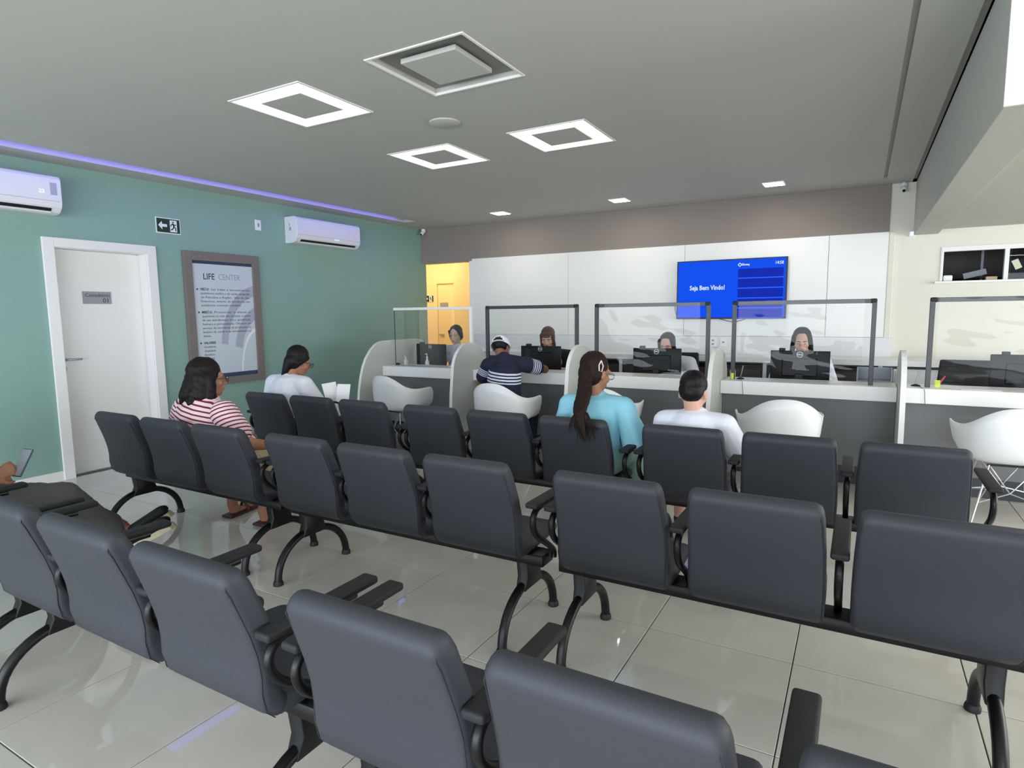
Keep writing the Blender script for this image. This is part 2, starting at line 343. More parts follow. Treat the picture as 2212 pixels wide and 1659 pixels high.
for x, y, lb in DL:
    t = thing('downlight', lb, 'light', (x, y, ZC), group='small downlights along the back wall')
    put('rim', G().box(-.11, .11, -.115, .115, -.008, .001), M['white'], t, bevel=.003)
    put('diffuser', G().box(-.095, .095, -.10, .10, -.0095, -.0082), M['lamps'], t)
t = thing('ceiling_speaker', 'round grey ceiling speaker between the square lights', 'speaker', (-2.60, 3.64, ZC))
put('grille', G().lathe([(.001, -.012), (.09, -.011), (.098, -.006), (.098, 0.001), (.001, .001)], seg=28), M['taupe'], t, smooth=True)
put('ring', G().lathe([(.098, -.012), (.108, -.008), (.109, .001), (.098, .001)], seg=28), M['ceil'], t, smooth=True)
tag(put('led_strip', G().box(-5.72, -5.645, -3.85, 6.93, ZC + .045, ZC + .084).box(-5.84, -5.72, -3.85, 6.93, ZC + .078, ZC + .084), M['led']), 'violet glowing light line sunk in the ceiling along the green wall', 'light')
# cameras, sensor, exit signs
def dome(loc, lb, nrm):
    t = thing('security_camera', lb, 'camera', loc); n = V(nrm).normalized()
    put('mount', G().cap((0, 0, 0), n * .012, .035, .033, seg=14), M['plastic'], t, smooth=True)
    put('housing', G().cap(n * .02, n * .02 + V((.0, -.05, -.035)), .026, .028, seg=14), M['plastic'], t, smooth=True)
    put('lens', G().cap(n * .02 + V((.0, -.062, -.045)), n * .02 + V((0, -.068, -.05)), .018, .016, seg=12), M['black'], t, smooth=True)
dome((-6.06, 7.84, 2.755), 'small white security camera in the corner above the green wall', (.3, 0, -1))
dome((.33, 7.86, 2.745), 'small white security camera at the cream column top', (0, -.3, -1))
t = thing('wall_sensor', 'small wall sensor glowing blue beside the cream column', 'sensor', (.43, YB, 2.235))
put('case', G().box(-.028, .028, -.03, 0, -.03, .03), M['plastic'], t, bevel=.006); put('indicator', G().box(-.015, .015, -.033, -.03, -.016, .016), M['nlamp'], t)
def arrow_man(t, m):
    """arrow and running man built flat in the wall plane of the sign: local y right, z up, x out"""
    A = [(-.105, 0), (-.065, .042), (-.065, .014), (-.015, .014), (-.015, -.014), (-.065, -.014), (-.065, -.042)]
    put('arrow', G().prism(A, lambda a, b: (.0085, a, b), lambda a, b: (.0075, a, b)), m, t)
    put('doorway_symbol', G().box(.0075, .0083, .015, .088, -.058, .058), m, t)
    g = G().ell((.009, .048, .040), (.001, .0085, .0085), seg=10, rg=5)
    for p, q, r in (((.046, .028), (.056, -.004), .007), ((.056, -.004), (.072, -.018), .005), ((.072, -.018), (.074, -.044), .005), ((.056, -.004), (.044, -.026), .005), ((.044, -.026), (.024, -.038), .005), ((.048, .024), (.030, .014), .004), ((.030, .014), (.022, -.002), .004), ((.048, .024), (.066, .010), .004), ((.066, .010), (.078, .018), .004)):
        d = (V((0, q[0] - p[0], q[1] - p[1]))); n = V((0, -d.z, d.y)).normalized()
        g.obox((.0088, (p[0] + q[0]) / 2, (p[1] + q[1]) / 2), ((1, 0, 0), d, n), (.0006, d.length / 2 + .002, r))
    put('running_man', g, M['exitg'], t)
t = thing('exit_sign', 'green exit sign with arrow and running man above the white door', 'sign', (XL, 3.765, 2.362))
put('board', G().box(0, .005, -.128, .128, -.078, .078), M['exitw'], t, bevel=.001); put('face', G().box(.005, .0072, -.118, .118, -.068, .068), M['exitg'], t); arrow_man(t, M['exitw'])
t = thing('exit_sign', 'small exit sign inside the yellow corridor', 'sign', (-7.64, 9.998, 1.755), -PI / 2)
put('board', G().box(0, .005, -.128, .128, -.07, .07), M['exitw'], t); put('face', G().box(.005, .0072, -.12, .12, -.062, .062), M['exitg'], t); arrow_man(t, M['exitw'])
t = thing('wall_switch', 'small white switch plate high on the green wall', 'switch', (XL, 4.838, 2.494))
put('cover', G().box(0, .009, -.04, .04, -.06, .06), M['plastic'], t, bevel=.003); put('rocker', G().box(.009, .012, -.012, .012, -.02, .02), M['steelb'], t)
# ------------------------------------------------------------------ air conditioners
def ac(y0, y1, z0, lb, digits):
    H, D = .315, .215; L = y1 - y0
    t = thing('air_conditioner', lb, 'air conditioner', (XL, y0, z0), group='wall air conditioners')
    prof = [(0, .0), (.12, .0), (.165, .012), (.205, .055), (.215, .09), (.215, .28), (.20, .305), (.17, .315), (0, .315)]
    put('casing', G().prism(prof, lambda a, b: (a, 0, b), lambda a, b: (a, L, b)), M['acw'], t, bevel=.006, bseg=2, ang=.5)
    # louvre slot set along the chamfer under the front
    n = V((.043, 0, -.04)).normalized(); d = V((.04, 0, .043)).normalized(); c = V((.178, L * .5, .024))
    put('slot', G().obox(c + n * .0006 + d * .008, (d, (0, 1, 0), n), (.017, L * .43, .003)), M['dark'], t)
    put('louvre', G().obox(c + n * .006 - d * .012, (d, (0, 1, 0), n), (.009, L * .43, .003)), M['acw'], t, bevel=.002)
    for q in (.18, .34, .5, .66, .82): put('vane', G().obox((c.x + .006, L * q, c.z + .012), (d, (0, 1, 0), n), (.014, .003, .004)), M['steelb'], t)
    put('panel_line', G().box(.2148, .2156, .02, L - .02, .098, .101), M['steelb'], t)
    if digits:
        text('display', '23', .045, (.2162, L - .17, .17), M['disp'], t, XW, bold=.001, world=False)
        put('sticker', G().box(.2150, .2160, L - .085, L - .035, .15, .25), M['lilac'], t)
    else:
        put('sticker', G().box(.075, .125, -.0012, .0002, .14, .24), M['paper'], t)
        put('sticker_print', G().box(.08, .098, -.002, -.0011, .20, .235).box(.08, .12, -.002, -.0011, .145, .19), M['lilac'], t)
        put('badge', G().box(.2150, .2165, L * .56, L * .64, .078, .092), M['scrw'], t, bevel=.0005)
    return t
ac(1.62, 2.73, 2.322, 'white split air conditioner on the green wall left of the door', True)
ac(5.22, 6.29, 2.322, 'white split air conditioner on the green wall near the corner', False)
# ------------------------------------------------------------------ framed poster
t = thing('framed_poster', 'tall taupe-framed information poster on the green wall', 'poster', (XL, 4.335, .70))
W2, Hh = .455, 1.43
put('backing', G().box(0, .02, -W2 + .02, W2 - .02, .02, Hh - .02), M['navy'], t)
g = G().box(0, .045, -W2, -W2 + .088, 0, Hh).box(0, .045, W2 - .088, W2, 0, Hh).box(0, .045, -W2 + .088, W2 - .088, 0, .075).box(0, .045, -W2 + .088, W2 - .088, Hh - .095, Hh)
put('frame', g, M['pframe'], t, bevel=.003)
sh = put('poster_sheet', G().box(.021, .024, -.36, .372, .09, 1.305), M['poster'], t)
X = .0245
def pt(s, size, y, z, m, bold=0, sx=1, nm='lettering'):
    return text(nm, s, size, (X, y, z), m, sh, XW, bold=bold, sx=sx, world=False)
pt('LIFE', .092, -.245, 1.17, M['ink'], .0008, .88); pt('CENTER', .092, -.065, 1.17, M['ink2'], -.0006, .80)
def para(lines, z, head):
    n = pt(head, .034, -.285, z, M['ink'], .0012)
    put('bullet', G().ell((X, -.318, z), (.0006, .011, .011), seg=10, rg=5), M['navy'], sh)
    w0 = max(v.co.y for v in n.data.vertices) + .02
    for i, s in enumerate(lines):
        y = w0 if i == 0 else -.285
        o = pt(s, .033, y, z - .0425 * i, M['ink'])
        w = max(v.co.y for v in o.data.vertices) - y
        if i < len(lines) - 1 or w > .55:
            k = (.315 - y) / w
            for v in o.data.vertices: v.co.y = y + (v.co.y - y) * k
para(['Ser Líder e Inovadora na', 'assistência médica e de saúde integrada', 'de Petrolina e Região - Vale do São', 'Francisco, através da excelência em', 'atendimento, prevenção e resultado.'], 1.035, 'VISÃO:')
para(['Preservar e elevar a', 'qualidade na vida das pessoas, a partir', 'de um atendimento ético, qualificado,', 'humano e personalizado. Oferecer um', 'serviço de excelência de promoção no', 'âmbito da saúde e do atendimento ao', 'cliente.'], .79, 'MISSÃO:')
pt('VALORES', .034, -.285, .46, M['ink'], .0012); put('bullet', G().ell((X, -.318, .46), (.0006, .011, .011), seg=10, rg=5), M['navy'], sh)
for i, s in enumerate(['Excelência', 'Qualidade', 'Benefício', 'Lealdade']): pt(s, .033, -.285, .46 - .0425 * (i + 1), M['ink'])
def arc(c, r0, r1, a0, a1, m, sq=1.5):
    A = [c, r0, r1]; P = []
    for k in range(17): a = a0 + (a1 - a0) * k / 16; P.append((c[0] + r0 * math.cos(a), c[1] + r0 * sq * math.sin(a)))
    for k in range(17): a = a1 + (a0 - a1) * k / 16; P.append((c[0] + r1 * math.cos(a), c[1] + r1 * sq * math.sin(a)))
    P = [(max(-.355, min(.368, p)), max(.095, min(1.3, q))) for p, q in P]
    put('swoosh', G().prism(P, lambda a, b: (.02405, a, b), lambda a, b: (.0242, a, b)), m, sh)
arc((.42, .34), .42, .50, 1.65, 3.0, M['lilac']); arc((.46, .30), .28, .37, 1.75, 2.95, M['lilac']); arc((.42, .10), .24, .26, 1.6, 3.1, M['paper'], 2.0)
put('footer_band', G().box(.0238, .0246, -.36, .372, .09, .118), M['navy'], sh)
# ------------------------------------------------------------------ reception counter
ct = thing('reception_counter', 'long white-edged grey reception counter with black plinth', 'counter', (-1.5, 5.9, 0))
B = lambda nm, a, b, c, d, e, f, m, **k: put(nm, G().box(a, b, c, d, e, f), M[m], ct, world=True, **k)
for a, b in ((-4.965, -3.70), (-3.665, -2.39), (-2.355, -1.09), (-1.055, .272), (.307, 2.2)):
    B('worktop', a + .002, b - .002, 5.55, 5.90, .717, .832, 'lam', bevel=.003)
    B('front_panel', a + .002, b - .002, 5.655, 5.685, .155, .717, 'grey')
    B('plinth', a + .002, b - .002, 5.675, 5.70, 0, .155, 'plinth')
t = thing('staff_desk', 'low white desk behind the reception counter, under the monitors', 'desk', (-1.5, 6.1, 0))
for a, b in ((-4.965, -3.70), (-3.665, -2.39), (-2.355, -1.09), (-1.055, .272), (.307, 2.2)): put('desk_top', G().box(a + .002, b - .002, 5.904, 6.35, .712, .737), M['lam'], t, world=True, bevel=.002)
ct2 = ct; ct = t
B('side_panel', -4.965, -4.945, 5.91, 6.33, 0, .71, 'lam'); B('side_panel', 2.18, 2.2, 5.91, 6.33, 0, .71, 'lam')
def divider(x, prof, lb):
    t = thing('divider', lb, 'divider', (x, 5.5, 0), group='white dividers between the counter stations')
    P = [(y - 5.5, z) for y, z in prof]
    a = [(y, z) for y, z in P]
    put('panel', G().prism(a, lambda y, z: (-.0165, y, z), lambda y, z: (.0165, y, z)), M['divi'], t, smooth=False)
    n = len(a); rings = []
    for i in range(n - 1):       # white edge banding along front and top
        p = V((0, *a[i])); rings.append([V((-.018, p.y, p.z)), V((.018, p.y, p.z)), V((.018, p.y, p.z)), V((-.018, p.y, p.z))])
    pts = a[:-1]; rings = []
    for i, p in enumerate(pts):
        q0 = pts[max(i - 1, 0)]; q1 = pts[min(i + 1, len(pts) - 1)]; d = V((0, q1[0] - q0[0], q1[1] - q0[1])).normalized(); nn = V((0, -d.z, d.y))
        c = V((0, p[0], p[1])); rings.append([c + V((-.0175, 0, 0)) - nn * .001, c + V((.0175, 0, 0)) - nn * .001, c + V((.0175, 0, 0)) + nn * .003, c + V((-.0175, 0, 0)) + nn * .003])
    put('edge_band', G().loft(rings), M['lam'], t)
    return t
def dome_prof(y0, y1, ym, zt=1.128):
    P = [(y0, 0), (y0, .40), (y0 + .015, .62), (y0 + .045, .83)]
    for k in range(1, 10):
        a = PI - (PI / 2) * k / 9; P.append((ym + (ym - y0 - .045) * math.cos(a), .83 + (zt - .83) * math.sin(a)))
    for k in range(1, 9):
        a = PI / 2 - (PI / 2) * k / 8; P.append((ym + (y1 - ym) * math.cos(a), .83 + (zt - .83) * math.sin(a)))
    return P + [(y1, 0)]
wide = [(5.14, 0), (5.14, .38), (5.16, .56), (5.195, .72), (5.235, .84), (5.29, .94), (5.37, 1.03), (5.45, 1.09), (5.53, 1.122), (5.62, 1.13), (6.20, 1.13), (6.30, 1.118), (6.40, 1.07), (6.47, .99), (6.50, .90), (6.50, 0)]
divider(-4.983, wide, 'broad white counter divider nearest the green wall')
divider(-3.682, dome_prof(5.14, 5.86, 5.49), 'round-topped white divider left of the man in the cap')
divider(-2.372, dome_prof(5.14, 5.86, 5.47), 'round-topped white divider between the man in the cap and the ponytail')
divider(-1.072, dome_prof(5.14, 5.86, 5.47), 'round-topped white divider behind the boy in white')
divider(.29, dome_prof(5.14, 5.86, 5.45), 'white divider seen edge-on at the right')
# ------------------------------------------------------------------ protective screens on the counter
def screen(x0, x1, lb, white=False, y=5.68):
    t = thing('counter_screen', lb, 'screen', ((x0 + x1) / 2, y, .832), group='clear protective screens on the counter')
    h = (x1 - x0) / 2; zt = .69; r = .017; m = M['lam'] if white else M['frame']
    if white:
        put('top_rail', G().box(-h, h, -.02, .02, zt - .03, zt), m, t, bevel=.003)
        put('post', G().box(h - .03, h, -.02, .02, 0, zt - .03), m, t, bevel=.003)
        put('pane', G().box(-h, h - .03, -.003, .003, 0, zt - .03), M['acryl'], t)
        put('pane_edge', G().box(-h - .004, -h, -.004, .004, 0, zt - .03), M['exitg'], t)
        put('base_bar', G().box(-h + .02, h - .2, -.05, .02, 0, .006), M['steelb'], t)
        return t
    put('post', G().box(-h, -h + 2 * r, -r, r, 0, zt - .02), m, t, bevel=.003)
    put('post', G().box(h - 2 * r, h, -r, r, 0, zt - .02), m, t, bevel=.003)
    put('top_rail', G().box(-h + .03, h - .03, -r, r, zt - 2 * r, zt), m, t, bevel=.003)
    for s_ in (-1, 1): put('corner_piece', G().box(min(s_ * h, s_ * (h - .05)), max(s_ * h, s_ * (h - .05)), -r - .002, r + .002, zt - .05 + .014, zt + .002), M['rub'], t, bevel=.010, bseg=3)
    # wrinkled film with a document slot cut at the bottom
    g = G(); nx, nz = 56, 34; a0, a1, z0, z1 = -h + .055, h - .085, .004, zt - .003; rs = random.Random(int(x0 * 100))
    ph = [rs.uniform(0, 6) for _ in range(8)]
    def yy(u, v):
        e = math.sin(PI * u) ** .5 * (.35 + .65 * math.sin(PI * min(1, v * 1.1)) ** .5) if 0 < u < 1 and 0 < v < 1 else 0
        return -r - .012 + e * (.0045 * math.sin(5.5 * u + 3.0 * v + ph[0]) + .003 * math.sin(9 * u - 7 * v + ph[1]) + .0022 * math.sin(14 * v + 4 * u + ph[2]) + .0010 * math.sin(31 * u + 9 * v * v + ph[3]) + .0006 * math.sin(52 * v + 12 * u + ph[4]))
    for j in range(nz + 1):
        for i in range(nx + 1): u, v = i / nx, j / nz; g.v.append(V((a0 + (a1 - a0) * u, yy(u, v), z0 + (z1 - z0) * v)))
    for j in range(nz):
        for i in range(nx):
            if j < 4 and .20 < (i + .5) / nx < .46: continue
            o = j * (nx + 1) + i; g.f.append((o, o + 1, o + nx + 2, o + nx + 1))
    me = bpy.data.meshes.new('film'); me.from_pydata(g.v, [], g.f); me.materials.append(M['film']); me.polygons.foreach_set('use_smooth', [True] * len(me.polygons)); ob('film', me, t)
    return t
screen(-4.86, -3.745, 'clear counter screen with white frame, nearest the green wall', True)
screen(-3.565, -2.47, 'black-framed film screen in front of the brown-haired receptionist')
screen(-2.29, -1.18, 'black-framed film screen left of the tall divider, in front of the TV')
screen(-.99, .107, 'black-framed film screen right of the television, with strong glare')
screen(.455, 1.55, 'black-framed film screen at the right edge of the picture')
# ------------------------------------------------------------------ television
t = thing('television', 'large wall television with blue welcome screen', 'television', (-1.398, YB - .045, 1.70))
put('bracket', G().box(-.2, .2, -.05, 0, -.15, .15), M['black'], t)
put('housing', G().box(-.635, .635, -.09, -.045, -.357, .357), M['black'], t, bevel=.004)
sc_ = put('display', G().box(-.62, .62, -.0915, -.0895, -.338, .345), M['scr'], t)
put('header', G().box(.09, .617, -.0922, -.0914, .245, .342), M['scrl'], sc_).data.materials[0] = M['scr']
for k in range(5):
    z = .235 - .118 * k; put('row_box', G().box(.095, .595, -.0928, -.0916, z - .102, z), M['scrd'], sc_, bevel=.0)
    put('row_line', G().box(.095, .60, -.0926, -.0916, z - .113, z - .105), M['scrl'], sc_)
text('message', 'Seja Bem Vindo!', .078, (-.475, -.0925, .022), M['scrw'], sc_, YW, bold=.0018, world=False, sx=.82)
text('clock', '14:58', .05, (.50, -.0925, .29), M['scrw'], sc_, YW, bold=.0008, world=False, sx=.85)
text('logo_text', 'Siweq', .036, (.135, -.0925, .285), M['scrw'], sc_, YW, bold=.001, world=False)
g = G()
for a in range(4):
    c0, c1 = a * PI / 2, (a + 1) * PI / 2; p, q = V((math.cos(c0), 0, math.sin(c0))) * .02, V((math.cos(c1), 0, math.sin(c1))) * .02; c = (p + q) / 2 + V((.112, -.0925, .285))
    d = (q - p); g.obox(c, (d, (0, 1, 0), d.cross(V((0, 1, 0)))), (d.length / 2 + .003, .0004, .004))
put('logo_diamond', g, M['scrw'], sc_)
put('cable', G().tube([(-.62, -.05, -.12), (-.665, -.03, -.17), (-.675, -.02, -.23), (-.65, -.03, -.30), (-.61, -.05, -.33)], .004, 6), M['cable'], t)
put('cable', G().tube([(-.12, -.05, -.355), (-.02, -.03, -.385), (.06, -.02, -.40), (.14, -.03, -.375), (.2, -.05, -.35)], .004, 6).tube([(.07, -.02, -.395), (.055, -.02, -.47), (.03, -.01, -.52)], .003, 6), M['cable'], t)
# ------------------------------------------------------------------ back desk against the wall
t = thing('back_desk', 'long white desk along the back wall with dark drawers', 'desk', (-1.5, 7.6, 0))
D_ = lambda nm, a, b, c, d, e, f, m, **k: put(nm, G().box(a, b, c, d, e, f), M[m], t, world=True, **k)
D_('worktop', -5.1, 3.2, 7.33, YB - .062, .855, .915, 'lam', bevel=.003)
for a, b, m in ((-4.6, -3.75, 'brown'), (-3.73, -2.66, 'brown'), (-2.61, -1.82, 'brown'), (-1.78, -.95, 'brown'), (-.9, .175, 'brown')):
    D_('cabinet', a, b, 7.42, 7.82, .42, .80, m); D_('rail', a, b, 7.405, 7.42, .785, .822, 'black')
    D_('drawer', a + .015, b - .015, 7.40, 7.42, .60, .772, m, bevel=.003); D_('drawer', a + .015, b - .015, 7.40, 7.42, .43, .59, m, bevel=.003)
for x in (-4.65, -3.74, -2.635, -1.80, -.925, .2, 3.1): D_('upright', x - .02, x + .02, 7.40, 7.80, 0, .855, 'lamg')
D_('cabinet', .32, 1.9, 7.42, 7.82, .1, .82, 'lamg'); D_('drawer', .34, 1.1, 7.405, 7.42, .55, .80, 'lamg', bevel=.003)
for x, lb, gx in ((-1.59, 'white double socket plate on the backsplash, left one', 0), (-1.465, 'white network socket plate on the backsplash, right one', 1)):
    s_ = thing('wall_socket', lb, 'socket', (x, YB - .06, 1.055)); put('cover', G().box(-.037, .037, -.008, 0, -.055, .055), M['plastic'], s_, bevel=.002)
    for a, b in (((.012, .034), (-.034, -.012)) if not gx else ((-.01, .01),)): put('outlet', G().box(-.014, .014, -.0095, -.007, a, b), M['steelb'], s_)
t = tag(put('document', G().obox((-1.75, 7.5, .9265), ((1, .25, 0), (-.25, 1, 0), (0, 0, 1)), (.15, .1, .003)), M['paper']), 'sheet of paper lying on the back desk', 'paper')
# ------------------------------------------------------------------ service window, right
wn = struct('window_1', G().box(.655, 2.7, YB - .055, YB + .14, 1.70, 1.722), M['lam'], bevel=.003)
put('window_frame', G().box(.70, 2.6, YB - .012, YB + .05, 2.028, 2.078).box(.70, .725, YB - .012, YB + .05, 1.722, 2.03).box(2.575, 2.6, YB - .012, YB + .05, 1.722, 2.03), M['doorw'], wn, bevel=.003)
put('mullion', G().box(1.232, 1.268, YB - .010, YB + .05, 1.722, 2.03), M['doorw'], wn); put('mullion', G().box(1.9, 1.935, YB - .010, YB + .05, 1.722, 2.03), M['doorw'], wn)
for a, b in ((1.268, 1.9), (1.935, 2.575)): put('pane', G().box(a, b, YB + .02, YB + .024, 1.722, 2.03), M['glass'], wn)
struct('wall_store', G().box(.4, 3.0, 9.0, 9.1, .9, 2.9).box(.4, .5, YB + .14, 9, .9, 2.9).box(2.9, 3, YB + .14, 9, .9, 2.9).box(.4, 3, YB + .14, 9, 2.8, 2.9).box(.4, 3, YB + .14, 9, .8, .9), M['brown'])
t = thing('shelf_rack', 'dim metal shelf rack inside the service window', 'shelf', (.95, 8.5, .9))
for x in (-.22, .18, .42): put('upright', G().box(x - .012, x + .012, -.02, .02, 0, 1.5), M['steelb'], t)
for z in (.86, 1.2): put('shelf', G().box(-.3, .6, -.15, .15, z, z + .02), M['dark'], t)
tag(put('paper_note', G().obox((1.335, YB + .017, 1.872), ((1, 0, .45), (0, 1, 0), (-.45, 0, 1)), (.028, .0008, .048)), mat('pale_green_paper', srgb(200, 206, 180), .8)), 'pale green note taped to the right pane of the service window', 'note')
tag(put('switch_box', G().box(.735, .815, YB + .02, YB + .10, 1.722, 1.785), M['plastic'], bevel=.012), 'small white box on the service window sill', 'box')
tag(put('document_stack', G().obox((1.03, YB + .3, 1.80), ((1, 0, .25), (0, 1, 0), (-.25, 0, 1)), (.10, .05, .03)), M['steelb']), 'blue-grey papers just inside the service window', 'papers')
tag(put('paper_box', G().box(1.10, 1.19, YB + .03, YB + .10, 1.722, 1.758), M['kraft']), 'small cream carton on the service window sill', 'box')
# ------------------------------------------------------------------ waiting benches
def sect(w, th, cy, cz, t, r=.022):
    """rounded rectangle across x and the normal of tangent t"""
    n = V((0, -t.z, t.y)); r = min(r, th / 2 - .002, w / 2 - .002); P = []
    for sx, sn, a0 in ((1, 1, 0), (-1, 1, PI / 2), (-1, -1, PI), (1, -1, 3 * PI / 2)):
        for k in range(4):
            a = a0 + PI / 2 * k / 3; P.append(V((sx * (w / 2 - r) + r * math.cos(a), 0, 0)) + n * (sn * (th / 2 - r) + r * math.sin(a)) + V((0, cy, cz)))
    return P
def shell_part(path, widths, ths, cap0, cap1, crown=0):
    P = [V((0, y, z)) for y, z in path]; R = []
    for i, p in enumerate(P):
        t = (P[min(i + 1, len(P) - 1)] - P[max(i - 1, 0)]).normalized(); R.append((p, t, widths[i], ths[i]))
    out = []
    if cap0:
        p, t, w_, th = R[0]
        for q in (.97, .75, .4): out.append(sect(w_ - 2 * .03 * (1 - math.sqrt(1 - q * q)), th * math.sqrt(1 - q * q), p.y - t.y * q * th * .5, p.z - t.z * q * th * .5, t))
    out += [sect(w_, th, p.y, p.z, t) for p, t, w_, th in R]
    if cap1:
        p, t, w_, th = R[-1]
        for q in (.4, .75, .97): out.append(sect(w_ - 2 * .03 * (1 - math.sqrt(1 - q * q)), th * math.sqrt(1 - q * q), p.y + t.y * q * th * .5, p.z + t.z * q * th * .5, t))
    return G().loft(out)
BP = [(.036, .798), (.047, .775), (.067, .72), (.090, .655), (.107, .59), (.114, .53), (.113, .48), (.120, .44), (.142, .418)]
BW = [.424, .430, .436, .442, .446, .448, .448, .446, .44]
SP = [(.118, .430), (.150, .413), (.20, .411), (.28, .415), (.36, .420), (.44, .424), (.485, .421)]
me_back = shell_part(BP, BW, [.068, .072, .074, .076, .076, .074, .072, .068, .062], True, True).mesh('backrest', M['vinyl'], smooth=True)
me_seat = shell_part(SP, [.43, .436, .44, .442, .44, .436, .43], [.05, .056, .058, .06, .06, .058, .054], True, True).mesh('seat', M['vinyl'], smooth=True)
def seam_mesh(s_):
    P = []
    for i, (y, z) in enumerate(BP):
        a = V((0, *BP[max(i - 1, 0)])); b = V((0, *BP[min(i + 1, len(BP) - 1)])); t_ = (b - a).normalized(); n = V((0, -t_.z, t_.y))
        if n.y > 0: n = -n
        w_ = BW[i]
        P.append(V((s_ * (w_ / 2 - .0055), y, z)) + n * .0305)
    P.insert(0, P[0] + V((-s_ * .006, .006, .022))); P.insert(0, P[0] + V((-s_ * .012, .022, .006)))
    return G().tube(P, .0016, 5).mesh('seam', M['seam'], smooth=True)
me_seam = [seam_mesh(-1), seam_mesh(1)]
me_pad = G().box(-.028, .028, .06, .455, .644, .668).mesh('arm_pad', M['pad'], bevel=.009, bseg=3, smooth=True)
def curve_pts(P, n=4):
    """Catmull-Rom through P"""
    P = [V(p) for p in P]; out = []
    for i in range(len(P) - 1):
        a, b, c, d = P[max(i - 1, 0)], P[i], P[i + 1], P[min(i + 2, len(P) - 1)]
        for k in range(n):
            t = k / n; out.append(.5 * ((2 * b) + (c - a) * t + (2 * a - 5 * b + 4 * c - d) * t * t + (3 * b - a - 3 * c + d) * t ** 3))
    return out + [P[-1]]
me_atube = G().tube(curve_pts([(0, .38, .634), (0, .21, .636), (0, .12, .630), (0, .082, .60), (0, .085, .555), (0, .122, .508), (0, .20, .455), (0, .27, .40), (0, .275, .365)]), .0135, 9).mesh('arm_tube', M['black'], smooth=True)
me_leg = G().tube([(0, .275 + .25 * math.cos(a), .235 * math.sin(a) ** .85 if 0 < a < PI else 0) for a in [PI * k / 22 for k in range(23)]], .0205, 10).mesh('leg_arch', M['black'], smooth=True)
me_foot = G().lathe([(.001, 0), (.026, 0), (.027, .012), (.022, .026), (.001, .026)], (0, .025, 0), 12).mesh('foot_cap', M['rub'], smooth=True)
me_brk = G().loft([[(-.028, .205, .345), (.028, .205, .345), (.028, .35, .345), (-.028, .35, .345)], [(-.028, .215, .27), (.028, .215, .27), (.028, .34, .27), (-.028, .34, .27)], [(-.024, .19, .21), (.024, .19, .21), (.024, .365, .21), (-.024, .365, .21)]]).mesh('leg_bracket', M['black'], bevel=.006, smooth=True)
PITCH = .52
ARM = (-.03, .4775, .9975, 1.56)
def make_bench(arms=(0, 1, 2, 3), ax=ARM):
    t = thing('waiting_bench', 'b', 'bench', group='three-seat grey vinyl waiting benches')
    for k in range(3):
        x = .217 + PITCH * k
        s = ob('seat', me_seat, t, (x, 0, 0)); b = ob('backrest', me_back, t, (x, 0, 0))
        for q in me_seam: ob('seam', q, b)
    for x in [ax[q] for q in arms]:
        p = ob('arm_pad', me_pad, t, (x, 0, 0)); ob('arm_tube', me_atube, p)
    put('beam', G().box(-.06, 1.54, .205, .31, .334, .385), M['black'], t, bevel=.006, smooth=True)
    for x in (.035, 1.435):
        l = ob('leg', me_leg, t, (x, 0, 0)); ob('leg_bracket', me_brk, l); ob('foot_cap', me_foot, l); ob('foot_cap', me_foot, l, (0, .5, 0))
    return t
BEN = [(-1.02, 2.065, 'three-seat bench in the middle row, rightmost, all seats empty'),
       (-2.695, 2.065, 'three-seat bench in the middle of the middle row, all seats empty'),
       (-4.37, 2.065, 'three-seat bench holding the woman in the striped shirt'),
       (-4.345, 3.185, 'three-seat bench in the front row holding the woman in white and the handbag'),
       (-2.695, 3.185, 'three-seat bench in the front row holding the woman in turquoise'),
       (-1.02, 3.185, 'three-seat bench in the front row holding the boy in white'),
       (-4.43, .855, 'nearest-row three-seat bench cut by the left edge, with the person on the phone'),
       (-2.755, .855, 'nearest-row three-seat bench at the lower left, all seats empty'),
       (-1.09, .855, 'nearest three-seat bench cut by the bottom edge of the picture')]
b0 = make_bench()
for i, (x, y, lb) in enumerate(BEN):
    if i in (2, 3, 6, 7, 8): q = make_bench((3,) if i == 2 else ((0, 2, 3) if i == 3 else (0, 1, 2, 3)), ARM if i < 6 else ((-.052, .472, .993, 1.512) if i < 8 else (-.055, .465, 1.03, 1.53))); q.location = (x, y, 0); q['label'] = lb
    elif i: dup(b0, (x, y, 0), 0, lb)
    else: b0.location = (x, y, 0); b0['label'] = lb
